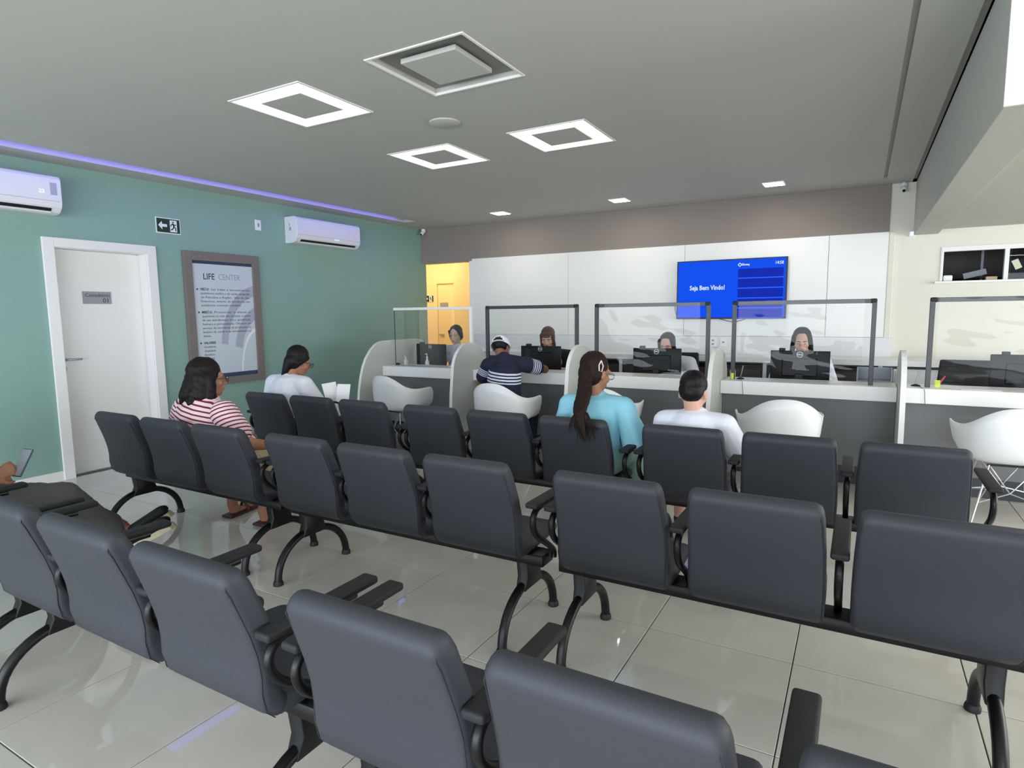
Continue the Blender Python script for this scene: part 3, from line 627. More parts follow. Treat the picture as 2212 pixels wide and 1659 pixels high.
# ------------------------------------------------------------------ white moulded armchairs
def shell_chair():
    t = thing('armchair', 'c', 'chair', group='white moulded armchairs at the counter')
    N, Rr = 56, 15
    KN = [(0, 0, .27, .435), (.42, .238, .280, .447), (.60, .286, .268, .52), (.76, .302, .246, .640), (.96, .310, .200, .672), (1.2, .314, .140, .674), (1.5, .318, .05, .668), (1.85, .304, -.07, .664), (2.2, .268, -.165, .692), (2.5, .212, -.220, .745), (2.8, .118, -.256, .795), (PI, 0, -.268, .808)]
    def rim(a):
        # a = 0 front, PI back; local y towards the front
        sg_ = 1 if a <= PI else -1; a = a if a <= PI else 2 * PI - a
        for p, q in zip(KN, KN[1:]):
            if a <= q[0] + 1e-6: u = (a - p[0]) / (q[0] - p[0]); u = u * u * (3 - 2 * u) * .5 + u * .5; r_ = [p[j] + (q[j] - p[j]) * u for j in (1, 2, 3)]; break
        return sg_ * r_[0], r_[1], r_[2], math.exp(-((a - 1.3) / .6) ** 2)
    rr = [rim(2 * PI * k / N) for k in range(N)]
    for _ in range(2): rr = [tuple((rr[i - 1][j] + 2 * rr[i][j] + rr[(i + 1) % N][j]) / 4 for j in range(4)) for i in range(N)]
    rings = []
    for j in range(Rr + 1):
        u = j / Rr; ring = []
        for (x, y, z, arm) in rr:
            fr = max(0, y / .27)
            fx = 1 - (1 - u) ** 2.5; zf = u ** (3.4 - 1.6 * fr)
            px, py = x * fx * .93, y * fx * .95; pz = .415 + (z - .415) * zf
            if u > .88: q = (u - .88) / .12; px += x * .06 * q * arm; pz -= .012 * q * q * arm
            ring.append(V((px, py, pz)))
        rings.append(ring)
    g = G().loft(rings[1:], caps=False)
    c = len(g.v); g.v.append(V((0, 0, .413)))
    for k in range(N): g.f.append((c, (k + 1) % N, k))
    me = bpy.data.meshes.new('shell'); me.from_pydata(g.v, [], g.f); bm = bmesh.new(); bm.from_mesh(me); bmesh.ops.recalc_face_normals(bm, faces=bm.faces)
    bmesh.ops.solidify(bm, geom=bm.faces[:], thickness=.010)
    for f in bm.faces: f.smooth = True
    bm.to_mesh(me); bm.free(); me.materials.append(M['plastic']); ob('shell', me, t)
    top = [(-.13, .12, .405), (.13, .12, .405), (.13, -.12, .405), (-.13, -.12, .405)]; ft = [(-.235, .225, .006), (.235, .225, .006), (.235, -.225, .006), (-.235, -.225, .006)]
    for k in range(4): put('leg', G().tube([top[k], ft[k]], .0065, 8).lathe([(.001, 0), (.012, 0), (.012, .012), (.001, .012)], (ft[k][0], ft[k][1], 0), 10), M['wire'], t, smooth=True)
    for a, b in ((0, 1), (1, 2), (2, 3), (3, 0)):
        A, B2 = V(top[a]), V(top[b]); mid = (V(ft[a]) + V(ft[b])) / 2 * .55 + (A + B2) / 2 * .45; mid.z = .19
        lo_a = A.lerp(V(ft[a]), .62); lo_b = B2.lerp(V(ft[b]), .62); inn = V((mid.x * .55, mid.y * .55, .215))
        put('brace', G().tube([A, inn, lo_b], .0042, 6).tube([B2, inn, lo_a], .0042, 6), M['wire'], t, smooth=True)
    put('mount', G().box(-.14, .14, -.125, -.113, .40, .412).box(-.14, .14, .113, .125, .40, .412), M['rub'], t)
    return t
CH = [(-4.33, 5.10, -.12, 'empty white armchair at the counter beside the green wall, turned left'),
      (-2.93, 4.97, -.02, 'white armchair holding the man in the cap'),
      (-1.93, 5.04, .10, 'white armchair mostly hidden behind the woman in turquoise'),
      (-.50, 4.95, .24, 'empty white armchair right of the boy at the counter'),
      (.90, 5.12, .10, 'empty white armchair at the right edge of the picture')]
c0 = shell_chair()
for i, (x, y, r, lb) in enumerate(CH):
    if i: dup(c0, (x, y, 0), r, lb)
    else: c0.location = (x, y, 0); c0.rotation_euler = (0, 0, r); c0['label'] = lb
# ------------------------------------------------------------------ office chairs behind the counter
def office_chair(mcol):
    t = thing('office_chair', 'o', 'chair', group='swivel chairs behind the counter')
    put('seat', G().box(-.24, .24, -.23, .24, .43, .49), mcol, t, bevel=.025, bseg=3, smooth=True)
    put('backrest', G().loft([[(-.20, -.25, .58), (.20, -.25, .58), (.20, -.21, .58), (-.20, -.21, .58)], [(-.24, -.27, .75), (.24, -.27, .75), (.24, -.23, .75), (-.24, -.23, .75)], [(-.22, -.30, .98), (.22, -.30, .98), (.22, -.26, .98), (-.22, -.26, .98)]]), mcol, t, bevel=.018, bseg=3, smooth=True)
    put('spine', G().tube(curve_pts([(0, 0, .42), (0, -.22, .42), (0, -.275, .5), (0, -.27, .7)]), .018, 8), M['rub'], t, smooth=True)
    put('column', G().tube([(0, 0, .10), (0, 0, .43)], .03, 12), M['rub'], t, smooth=True)
    g = G(); g2 = G()
    for k in range(5):
        a = 2 * PI * k / 5; d = V((math.cos(a), math.sin(a), 0)); g.tube([V((0, 0, .12)), d * .28 + V((0, 0, .075))], [.028, .018], 8)
        c = d * .28 + V((0, 0, .029)); n = V((-d.y, d.x, 0)); g2.tube([c - n * .02, c + n * .02], .029, 12)
    put('base', g, M['rub'], t, smooth=True); put('casters', g2, M['rub'], t, smooth=True)
    return t
OC = [(-4.60, 6.72, PI + .3, 'white-backed swivel chair of the receptionist by the yellow doorway', M['plastic']),
      (-3.20, 6.66, PI, 'black swivel chair of the brown-haired receptionist', M['pad']),
      (-1.78, 6.66, PI, 'black swivel chair of the receptionist below the television', M['pad']),
      (-.50, 6.68, PI, 'black swivel chair of the receptionist behind the glare', M['pad']),
      (.86, 6.42, PI, 'empty black swivel chair at the rightmost counter station', M['pad'])]
ref = None
for x, y, r, lb, m_ in OC:
    if m_ is M['pad'] and ref: dup(ref, (x, y, 0), r, lb); continue
    o = office_chair(m_); o.location = (x, y, 0); o.rotation_euler = (0, 0, r); o['label'] = lb
    if m_ is M['pad']: ref = o
# ------------------------------------------------------------------ monitors
def monitor():
    t = thing('monitor', 'm', 'monitor', group='black computer monitors on the counter')
    put('housing', G().box(-.245, .245, -.018, .018, .055, .335), M['mon'], t, bevel=.006, smooth=True)
    put('back_cover', G().loft([[(-.15, -.018, .10), (.15, -.018, .10), (.15, -.018, .27), (-.15, -.018, .27)], [(-.14, -.026, .11), (.14, -.026, .11), (.14, -.026, .26), (-.14, -.026, .26)]]), M['mon'], t, bevel=.004)
    put('screen', G().box(-.235, .235, .0182, .0192, .07, .325), M['dark'], t)
    put('stand', G().box(-.035, .035, -.045, -.022, .01, .13), M['mon'], t, bevel=.006); put('base', G().box(-.12, .12, -.11, .07, 0, .012), M['mon'], t, bevel=.005)
    rg = [[V((.026 * s * math.cos(a), -.0185 - d, .302 + .026 * s * math.sin(a))) for s, d in ((1, 0), (1, .0015), (.84, .0015), (.84, 0))] for a in [2 * PI * k / 24 for k in range(24)]]
    lg = put('logo_ring', G().loft(rg, closed=True), M['logo'], t)
    text('logo_text', 'DELL', .0175, (0, -.0195, .302), M['logo'], lg, YW, bold=.0007, align='CENTER', world=False)
    wb_ = put('webcam', G().box(-.175, -.125, -.03, .025, .332, .358), M['rub'], t, bevel=.005); put('lens', G().box(-.16, -.14, .025, .027, .34, .352), M['steelb'], wb_)
    return t
MO = [(-4.66, 6.12, -.12, 'black monitor nearest the green wall'), (-3.12, 6.12, .02, 'black monitor in front of the brown-haired receptionist'), (-1.78, 6.08, 0, 'black monitor below the television, with a webcam'), (-.465, 6.08, 0, 'black monitor behind the glaring film'), (1.155, 6.08, -.03, 'black monitor at the right edge')]
m0 = monitor()
for i, (x, y, r, lb) in enumerate(MO):
    if i: dup(m0, (x, y, .737), r, lb)
    else: m0.location = (x, y, .737); m0.rotation_euler = (0, 0, r); m0['label'] = lb
# ------------------------------------------------------------------ small things on the counter
ZT = .832
def pump_bottle(x, y, lb, h=.13, z=ZT):
    t = thing('sanitizer_bottle', lb, 'bottle', (x, y, z), group='hand sanitiser bottles')
    put('bottle', G().lathe([(.001, 0), (.024, 0), (.026, .01), (.026, h * .55), (.012, h * .7), (.01, h * .78), (.001, h * .78)], seg=14), sheetp, t, smooth=True)
    put('pump', G().lathe([(.001, h * .78), (.012, h * .78), (.012, h * .86), (.004, h * .87), (.004, h), (.001, h)], seg=10).tube([(0, 0, h), (-.03, 0, h - .004)], .005, 6), M['plastic'], t, smooth=True)
sheetp = mat('cloudy_plastic', srgb(222, 226, 226), .3)
pump_bottle(-4.74, 5.72, 'small white pump bottle at the first counter station', .11); pump_bottle(-4.62, 5.98, 'clear pump bottle behind the first counter screen', .22, .737)
pump_bottle(-1.02, 5.95, 'clear pump bottle behind the divider next to the boy', .26, .737)
tag(put('mouse', G().ell((-4.90, 5.76, .842), (.022, .034, .016)), M['mon'], smooth=True), 'small dark mouse at the first counter station', 'mouse')
def pen_holder(x, y, lb):
    t = thing('pen_holder', lb, 'pen holder', (x, y, ZT), group='counter pens on stands')
    put('base', G().lathe([(.001, 0), (.034, 0), (.03, .008), (.008, .016), (.001, .016)], seg=14), M['rub'], t, smooth=True)
    put('pen', G().tube([(0, 0, .012), (.02, .0, .12)], [.004, .006], 8), M['steel'], t, smooth=True)
    put('chain', G().tube(curve_pts([(.01, -.03, .004), (.03, -.14, .003), (.045, -.185, -.01), (.05, -.188, -.07), (.055, -.188, -.13)]), .0022, 5), M['cable'], t)
pen_holder(.40, 5.73, 'black pen stand with hanging chain at the rightmost station'); pen_holder(-.915, 5.73, 'black pen stand right of the divider behind the boy')
tag(put('sticky_note', G().obox((.535, 5.67, .862), ((1, 0, 0), (0, 1, 0), (0, 0, 1)), (.018, .001, .028)), M['ygreen']), 'yellow-green sticker at the foot of the right screen', 'note')
tag(put('sticky_note', G().obox((-.972, 5.655, .862), ((1, 0, 0), (0, 1, 0), (0, 0, 1)), (.012, .001, .028)), M['ygreen']), 'yellow-green sticker at the foot of the glaring screen', 'note')
tag(put('red_pen', G().tube([(.56, 5.84, .838), (.60, 5.87, .905)], .006, 8), M['red'], smooth=True), 'red pen leaning at the rightmost counter station', 'pen')
t = thing('document_tray', 'grey letter tray behind the glaring screen', 'tray', (.15, 6.05, .737))
put('tray', G().box(-.16, .16, -.11, .11, 0, .012).box(-.16, -.15, -.11, .11, .012, .20).box(.09, .10, -.11, .11, .012, .20).box(-.16, .10, .10, .11, .012, .20), M['steelb'], t); put('shelf', G().box(-.15, .09, -.11, .10, .09, .10), M['steelb'], t)
for x, y, lb in ((-2.18, 5.63, 'white paper lying at the station below the television'), (-.05, 5.635, 'white paper lying at the glaring screen'), (.80, 5.63, 'white paper lying at the right station')):
    tag(put('document', G().box(x - .12, x + .12, y - .04, y + .03, ZT, ZT + .003), M['paper'], bevel=.001, bseg=1), lb, 'paper')
#PEOPLE
# ------------------------------------------------------------------ people
tex = bpy.data.textures.new('strand', 'CLOUDS'); tex.noise_scale = .03
def blob(name, g, m, parent, voxel=.008, smooth=3, disp=0, label=None):
    """fuses the overlapping pieces of g into one continuous skin"""
    me = g.mesh(name); o = ob(name, me)
    r = o.modifiers.new('r', 'REMESH'); r.mode = 'VOXEL'; r.voxel_size = voxel
    if smooth: s_ = o.modifiers.new('s', 'SMOOTH'); s_.factor = .5; s_.iterations = smooth
    if disp: d = o.modifiers.new('d', 'DISPLACE'); d.texture = tex; d.strength = disp; d.mid_level = .5
    m2 = bpy.data.meshes.new_from_object(o.evaluated_get(bpy.context.evaluated_depsgraph_get())); bpy.data.objects.remove(o); bpy.data.meshes.remove(me)
    m2.materials.clear(); m2.materials.append(m); m2.polygons.foreach_set('use_smooth', [True] * len(m2.polygons)); m2.name = name
    if parent: m2.transform(Matrix.Translation(-V(parent.location)))
    q = ob(name, m2, parent)
    if label: q['label'] = label
    return q
def skin(name, c):
    m = mat(name, c, .5, spec=.35, noise=.06, nscale=14); m.node_tree.nodes['Principled BSDF'].inputs['Subsurface Weight'].default_value = .08
    m.node_tree.nodes['Principled BSDF'].inputs['Subsurface Radius'].default_value = (.02, .008, .004); return m
def hairmat(name, c, rough=.42):
    m = mat(name, c, rough, spec=.25); nt = m.node_tree; tc = nt.nodes.new('ShaderNodeTexCoord'); mp = nt.nodes.new('ShaderNodeMapping'); mp.inputs['Scale'].default_value = (160, 160, 14)
    n = nt.nodes.new('ShaderNodeTexNoise'); n.inputs['Scale'].default_value = 1; b = nt.nodes.new('ShaderNodeBump'); b.inputs['Strength'].default_value = .5; b.inputs['Distance'].default_value = .006
    nt.links.new(tc.outputs['Object'], mp.inputs[0]); nt.links.new(mp.outputs[0], n.inputs['Vector']); nt.links.new(n.outputs['Fac'], b.inputs['Height']); nt.links.new(b.outputs[0], nt.nodes['Principled BSDF'].inputs['Normal']); return m
SK1, SK2, SK3 = skin('skin_tan', srgb(158, 112, 88)), skin('skin_fair', srgb(205, 160, 140)), skin('skin_brown', srgb(134, 90, 68))
HB, HBR, HR = hairmat('black_hair', srgb(10, 9, 10), .5), hairmat('brown_hair', srgb(88, 62, 50)), hairmat('dark_brown_hair', srgb(30, 17, 13), .7)
HW = hairmat('wine_black_hair', srgb(17, 8, 10), .55)
EYE, IRIS, LIP = mat('eye_white', srgb(225, 222, 218), .25), mat('iris', srgb(30, 20, 16), .2), mat('lip', srgb(160, 92, 86), .5)
WC, NAVY, TURQ, BLK = mat('white_cotton', srgb(224, 225, 236), .9, bump=.25, bscale=18), mat('navy_cotton', srgb(24, 28, 52), .9, bump=.2, bscale=18), mat('turquoise_crepe', srgb(142, 203, 222), .85, bump=.3, bscale=16), mat('black_cotton', srgb(34, 35, 40), .9)
GRT, JEANS, MINT, BEIGE = mat('charcoal_trousers', srgb(66, 67, 68), .9, bump=.5, bscale=16), mat('pale_blue_trousers', srgb(120, 160, 178), .9, bump=.3, bscale=16), mat('mint_trousers', srgb(150, 190, 178), .9), mat('beige_trousers', srgb(186, 168, 138), .9)
class Head:
    def __init__(s, c, f, k=1.0, tilt=0):
        s.c = V(c); s.f = V(f).normalized(); s.s = s.f.cross(V((0, 0, 1))).normalized(); s.u = s.s.cross(s.f); s.k = k
        if tilt: R_ = Matrix.Rotation(tilt, 3, s.f); s.s = R_ @ s.s; s.u = R_ @ s.u
    def p(s, a, b, c): return s.c + (s.s * a + s.f * b + s.u * c) * s.k
    def ax(s): return (s.s, s.f, s.u)
    def ell(s, g, c, r): return g.ell(s.p(*c), [q * s.k for q in r], s.ax(), seg=16, rg=10)
    def cap(s, g, a, b, r0, r1, **k): return g.cap(s.p(*a), s.p(*b), r0 * s.k, r1 * s.k, **k)
def add_head(g, h, neck):
    h.ell(g, (0, -.012, .036), (.073, .092, .084)); h.ell(g, (0, .022, -.022), (.064, .068, .080)); h.ell(g, (0, .040, -.066), (.044, .048, .046)); h.ell(g, (0, .066, -.094), (.022, .02, .018))
    h.cap(g, (0, .090, .012), (0, .107, -.026), .008, .0125); h.cap(g, (-.014, .094, -.032), (.014, .094, -.032), .009, .009)
    h.cap(g, (-.042, .070, .026), (.042, .070, .026), .014, .014); h.cap(g, (-.02, .078, -.06), (.02, .078, -.06), .015, .015)
    for s_ in (-1, 1): h.ell(g, (s_ * .074, -.008, -.010), (.010, .020, .031)); h.ell(g, (s_ * .046, .055, -.025), (.02, .022, .022))
    g.cap(neck, h.p(0, -.022, -.05), .052 * h.k, .048 * h.k)
def add_face(t, h, brow=None, open_eyes=True):
    g = G(); gi = G()
    for s_ in (-1, 1): h.ell(g, (s_ * .031, .0775, .003), (.012, .0065, .0042)); h.ell(gi, (s_ * .031, .0820, .002), (.0062, .0035, .0046))
    put('eyes', g, EYE, t, smooth=True, world=True); put('irises', gi, IRIS, t, smooth=True, world=True)
    g = G()
    for s_ in (-1, 1): h.cap(g, (s_ * .016, .0865, .022), (s_ * .045, .078, .024), .0042, .003)
    put('eyebrows', g, brow or HB, t, smooth=True, world=True)
    g = G(); h.ell(g, (0, .092, -.058), (.022, .006, .0055)); h.ell(g, (0, .0905, -.067), (.018, .006, .006)); put('lips', g, LIP, t, smooth=True, world=True)
def glasses(t, h, m):
    g = G(); gl = G()
    for s_ in (-1, 1):
        c = [h.p(s_ * .034 + .026 * math.cos(a), .108, .002 + .019 * math.sin(a)) for a in [2 * PI * k / 14 for k in range(14)]]
        g.tube(c + [c[0], c[1]], .0026 * h.k, 6, caps=False); gl.add(c, [tuple(range(14))])
        g.tube([h.p(s_ * .060, .106, .006), h.p(s_ * .078, .08, .008), h.p(s_ * .080, -.002, .004)], .0025 * h.k, 6)
    g.tube([h.p(-.009, .108, .005), h.p(.009, .108, .005)], .0025 * h.k, 6)
    o = put('glasses', g, m, t, smooth=True, world=True); put('lenses', gl, M['lens'], o, world=False).data.transform(Matrix.Translation(-V(t.location)))
def hand(g, w_, d, n, curl=.5, k=1.0, thumb=1):
    """w_: wrist, d: along the hand, n: back of the hand"""
    w_, d, n = V(w_), V(d).normalized(), V(n); n = (n - d * n.dot(d)).normalized(); s_ = d.cross(n)
    g.cap(w_ - d * .02, w_ + d * .075 * k, .027 * k, .036 * k, side=s_, flat=.42)
    for i, L in enumerate((.070, .078, .073, .058)):
        off = (i - 1.5) * .0205 * k; p = w_ + d * .085 * k + s_ * off; a = 0
        for j, q in enumerate((.45, .32, .23)):
            a += curl * (.9 if j else .7); e = p + (d * math.cos(a) - n * math.sin(a)) * L * k * q * 1.05; g.cap(p, e, (.0092 - .0008 * j) * k, (.0086 - .0008 * j) * k, seg=8); p = e
    b = w_ + d * .02 * k - s_ * thumb * .026 * k; m_ = b + (d * .6 - s_ * thumb * .65 - n * .25).normalized() * .04 * k; e = m_ + (d * .85 - s_ * thumb * .15 - n * .45 * curl * 2).normalized() * .034 * k
    g.cap(b, m_, .012 * k, .0105 * k, seg=8); g.cap(m_, e, .0102 * k, .0085 * k, seg=8)
def foot(g, a, toe, k=1.0):
    a, toe = V(a), V(toe); d = (toe - a); d.z = 0 if abs(d.z) < .08 else d.z; d.normalize()
    g.cap(a + V((0, 0, .0)), a + d * .02 - V((0, 0, .04 * k)), .034 * k, .034 * k); g.cap(a + d * .01 - V((0, 0, .05 * k)), toe, .030 * k, .022 * k, side=V((-d.y, d.x, 0)), flat=.7)
def body(t, J, sk, k=1.0, voxel=.008, w=1.0):
    """J: joints; one continuous body"""
    g = G(); P, Cc, N = V(J['pelvis']), V(J['chest']), V(J['neck']); h = J['head']; sv = (V(J['shR']) - V(J['shL'])).normalized()
    g.cap(P - sv * .06 * w, P + sv * .06 * w, .10 * w, .10 * w); g.cap(P, Cc, .125 * w, .135 * w, side=sv, flat=.72); g.cap(Cc, N - V((0, 0, .05)), .14 * w, .085, side=sv, flat=.66)
    for s_ in 'LR':
        sh, el, wr = V(J['sh' + s_]), V(J['el' + s_]), V(J['wr' + s_]); g.cap(N - V((0, 0, .03)), sh, .05 * k, .05 * k); g.cap(sh, el, .047 * k * w, .037 * k * w ** .5); g.cap(el, wr, .037 * k * w ** .5, .025 * k)
        hd = J.get('hd' + s_, (wr - el).normalized()); hn = J.get('hn' + s_, V((0, 0, 1))); hand(g, wr, hd, hn, J.get('curl' + s_, .45), k * .95, 1 if s_ == 'L' else -1)
        hp, kn, an, to = V(J['hip' + s_]), V(J['kn' + s_]), V(J['an' + s_]), V(J['to' + s_])
        g.cap(hp, kn, .082 * k * w, .055 * k); g.cap(kn, kn.lerp(an, .35), .053 * k, .054 * k * w ** .3); g.cap(kn.lerp(an, .35), an, .053 * k, .034 * k); foot(g, an, to, k)
    add_head(g, h, N - V((0, 0, .04)))
    return blob('body', g, sk, t, voxel, 3)
def torso_cloth(t, J, m, grow=.012, w=1.0, hem=.02, sleeve=.6, k=1.0, name='shirt', sl_m=None, voxel=.008, flare=0, neckr=.066):
    g = G(); P, Cc, N = V(J['pelvis']), V(J['chest']), V(J['neck']); sv = (V(J['shR']) - V(J['shL'])).normalized()
    g.cap(P + V((0, 0, hem)), Cc, (.13 + grow) * w, (.142 + grow) * w, side=sv, flat=.76); g.cap(Cc, N - V((0, 0, .055)), (.145 + grow) * w, .085 + grow, side=sv, flat=.70)
    for s_ in 'LR':
        sh = V(J['sh' + s_]); g.cap(N - V((0, 0, .035)), sh, .054 * k + grow * .4, .056 * k + grow)
        if sl_m is None: el = V(J['el' + s_]); g.cap(sh, sh.lerp(el, sleeve), .054 * k * w ** .5 + grow, .05 * k * w ** .5 + grow + flare)
    g.cap(N - V((0, 0, .05)), N - V((0, 0, .012)), neckr, .056)
    o = blob(name, g, m, t, voxel, 4)
    if sl_m is not None:
        for s_, mm in zip('LR', sl_m): sh = V(J['sh' + s_]); el = V(J['el' + s_]); g = G().cap(sh, sh.lerp(el, sleeve), .056 * k * w ** .5 + grow, .052 * k * w ** .5 + grow + flare); blob('sleeve', g, mm, t, voxel, 2)
    return o
def legs_cloth(t, J, m, k=1.0, w=1.0, length=.93, name='trousers', grow=.012, voxel=.009):
    g = G(); P = V(J['pelvis']); sv = (V(J['shR']) - V(J['shL'])).normalized(); g.cap(P - sv * .06 * w, P + sv * .06 * w, .108 * w, .108 * w)
    for s_ in 'LR':
        hp, kn, an = V(J['hip' + s_]), V(J['kn' + s_]), V(J['an' + s_]); g.cap(hp, kn, .084 * k * w + grow, .058 * k + grow)
        if length > .1: g.cap(kn, kn.lerp(an, length), .056 * k + grow, .044 * k + grow)
    return blob(name, g, m, t, voxel, 3, disp=.006)
def sit(x, y, F=(0, 1), zs=.445, zn=.935, sw=.19, lean=.0, foot_y=.47, thigh=.40, w=1.0, k=1.0, side=0):
    """a seated person: (x,y) pelvis, F facing, zs seat height, zn neck height, lean forward at the shoulders"""
    F = V((F[0], F[1], 0)).normalized(); Sd = V((F.y, -F.x, 0)); J = {}; P = V((x, y, zs + .105 * w))
    N = P + F * lean + Sd * side; N.z = zn; J['pelvis'] = P; J['neck'] = N; J['chest'] = P.lerp(N, .62) - F * .01
    for s_, q in (('L', -1), ('R', 1)):
        J['sh' + s_] = N + Sd * q * sw - V((0, 0, .062)) ; J['hip' + s_] = P + Sd * q * .085 * w + V((0, 0, -.01))
        J['kn' + s_] = P + F * thigh + Sd * q * .11 + V((0, 0, -.015 * w)); J['an' + s_] = P + F * foot_y + Sd * q * .11; J['an' + s_].z = .085; J['to' + s_] = J['an' + s_] + F * .16; J['to' + s_].z = .024
        J['el' + s_] = J['sh' + s_] + Sd * q * .03 + F * .10 - V((0, 0, .23)); J['wr' + s_] = J['kn' + s_] - F * .12 - Sd * q * .03 + V((0, 0, .085)); J['hd' + s_] = F - Sd * q * .5
    return J
def shoes(t, J, m, k=1.0):
    for s_ in 'LR':
        a, to = V(J['an' + s_]), V(J['to' + s_]); d = (to - a).normalized(); g = G(); foot(g, a - V((0, 0, .004)), to + d * .012, k * 1.15); blob('shoe', g, m, t, .009, 2)
def hair_cap(g, h, sc=1.0): h.ell(g, (0, -.028, .050), (.081 * sc, .088 * sc, .083 * sc)); h.ell(g, (0, -.045, .0), (.078 * sc, .066 * sc, .085 * sc))

# --- woman in the red and white striped shirt, middle row
t = thing('person', 'woman with dark shoulder-length hair and glasses in red and white striped shirt', 'person', (-3.60, 2.34, 0))
J = sit(-3.62, 2.335, zn=.905, sw=.195, lean=.03, w=1.28, side=.0, k=1.05)
J['head'] = h = Head((-3.615, 2.40, 1.045), (.34, .93, -.05)); J['elR'] = V((-3.29, 2.42, .65)); J['wrR'] = V((-3.235, 2.60, .615)); J['hdR'] = V((-.6, .8, -.1)); J['elL'] = V((-3.99, 2.38, .62))
J['knL'] = V((-3.83, 2.72, .50)); J['anL'] = V((-3.90, 2.71, .09)); J['toL'] = V((-3.93, 2.88, .03)); J['knR'] = V((-3.48, 2.74, .50)); J['anR'] = V((-3.55, 2.70, .09)); J['toR'] = V((-3.58, 2.87, .03)); J['wrR'] = V((-3.30, 2.62, .60))
body(t, J, SK1, 1.08, w=1.22)
ra, rb = srgb(224, 200, 208), srgb(112, 24, 44)
torso_cloth(t, J, stripes('striped_jersey', ra, rb, (.22, .10, 1), .0285, .36), grow=.016, w=1.25, k=1.12, sleeve=.62,
            sl_m=(stripes('striped_sleeve_left', ra, rb, (.5, 0, 1), .0285, .36), stripes('striped_sleeve_right', ra, rb, (-.55, .1, 1), .0285, .36)))
legs_cloth(t, J, BEIGE, 1.1, 1.2, length=.72)
g = G(); hair_cap(g, h, 1.17)
for a in range(9):
    q = PI * (.0 + a / 8); s_, f_ = -math.cos(q), -math.sin(q); h.cap(g, (s_ * .078, f_ * .080 - .012, .02), (s_ * .100, f_ * .120 - .015, -.105 - .012 * math.sin(q * 2)), .040, .038)
for a in range(6): q = PI * (.15 + a / 9); h.ell(g, (-math.cos(q) * .118, -math.sin(q) * .138, -.10 - .035 * (a % 2)), (.034, .034, .032))
h.ell(g, (0, -.06, -.06), (.075, .06, .08))
blob('hair', g, HW, t, .008, 2, disp=.012); glasses(t, h, M['frame']); add_face(t, h)
for s_ in 'LR':
    a, to = V(J['an' + s_]), V(J['to' + s_]); d = to - a; d.z = 0; d.normalize(); n = V((-d.y, d.x, 0))
    o = put('sandal', G().obox(a + d * .085 + V((0, 0, -.076)), (d, n, (0, 0, 1)), (.145, .048, .010)), M['bronze'], t, world=True, bevel=.008)
    put('strap', G().tube([a + d * .12 + n * .045 - V((0, 0, .07)), a + d * .10 + V((0, 0, -.002)), a + d * .12 - n * .045 - V((0, 0, .07))], .012, 8), M['bronze'], o, smooth=True).data.transform(Matrix.Translation(-V(t.location)))
# --- woman in white with a low ponytail, front row
t = thing('person', 'woman with black ponytail and glasses in white blouse, front row left', 'person', (-4.17, 3.45, 0))
J = sit(-4.17, 3.44, zn=.935, sw=.185, lean=.06, w=1.0)
J['head'] = h = Head((-4.125, 3.575, 1.055), (.30, .93, -.42)); J['elR'] = V((-3.91, 3.56, .70)); J['wrR'] = V((-3.95, 3.76, .68)); J['hdR'] = V((-.3, .9, .1)); J['elL'] = V((-4.43, 3.52, .69)); J['wrL'] = V((-4.26, 3.74, .66))
body(t, J, SK1); torso_cloth(t, J, WC, grow=.018, w=1.05, sleeve=.95, flare=.01); legs_cloth(t, J, NAVY); shoes(t, J, M['rub'])
g = G(); hair_cap(g, h, 1.07); h.cap(g, (0, -.07, -.02), (-.01, -.075, -.10), .055, .035); h.cap(g, (-.01, -.08, -.09), (-.055, -.06, -.175), .030, .016); h.cap(g, (-.065, .03, .045), (-.066, -.03, -.02), .022, .03); h.cap(g, (.065, .03, .045), (.066, -.03, -.02), .022, .03)
blob('hair', g, HB, t, .008, 2, disp=.004); glasses(t, h, M['frame']); add_face(t, h)
# --- woman in turquoise, front row
t = thing('person', 'woman in turquoise wide-sleeved top with long dark brown ponytail', 'person', (-1.39, 3.45, 0))
J = sit(-1.385, 3.44, zn=.93, sw=.175, lean=.02)
J['head'] = h = Head((-1.395, 3.47, 1.068), (.34, .90, -.24)); J['elR'] = V((-1.145, 3.50, .67)); J['wrR'] = V((-1.26, 3.73, .64)); J['elL'] = V((-1.63, 3.50, .67))
body(t, J, SK1); torso_cloth(t, J, TURQ, grow=.016, w=1.05, sleeve=.45)
g = G(); F_ = V((0, 1, 0))
for s_, q in (('L', -1), ('R', 1)):
    a = V(J['sh' + s_]); b = V((a.x + q * .075, a.y + .055, .625)); rings = []
    for k_ in range(9):
        u = k_ / 8; c = a.lerp(b, u); rx, ry = .066 + .030 * u, .068 + .062 * u; ring = []
        for m_ in range(28): an = 2 * PI * m_ / 28; r_ = 1 + .10 * u * math.sin(an * 6 + 1) + .05 * u * math.sin(an * 3); ring.append(c + V((rx * math.cos(an) * r_, ry * math.sin(an) * r_, (.0 if k_ < 8 else .02 * math.cos(an)))))
        rings.append(ring)
    g = G().loft(rings); put('wide_sleeve', g, TURQ, t, smooth=True, world=True)
legs_cloth(t, J, MINT); shoes(t, J, M['plastic'])
g = G(); hair_cap(g, h, 1.05)
P_ = curve_pts([h.p(0.02, -.08, .03), h.p(.025, -.115, -.02), (-1.395, 3.30, .98), (-1.385, 3.215, .90), (-1.362, 3.155, .85), (-1.335, 3.128, .79), (-1.32, 3.122, .73)], 3); n_ = len(P_)
for i in range(n_ - 1): u = i / (n_ - 1); r0 = (.030 + .018 * math.sin(PI * min(1, u * 1.3))) * (1 - u ** 3 * .7); g.cap(P_[i], P_[i + 1], r0, r0 * .97, side=(1, 0, 0), flat=.7 if u > .6 else .9)
blob('hair', g, HR, t, .007, 2, disp=.006)
g = G()                                                     # loose strands of the tail spread over the backrest
rs = random.Random(3)
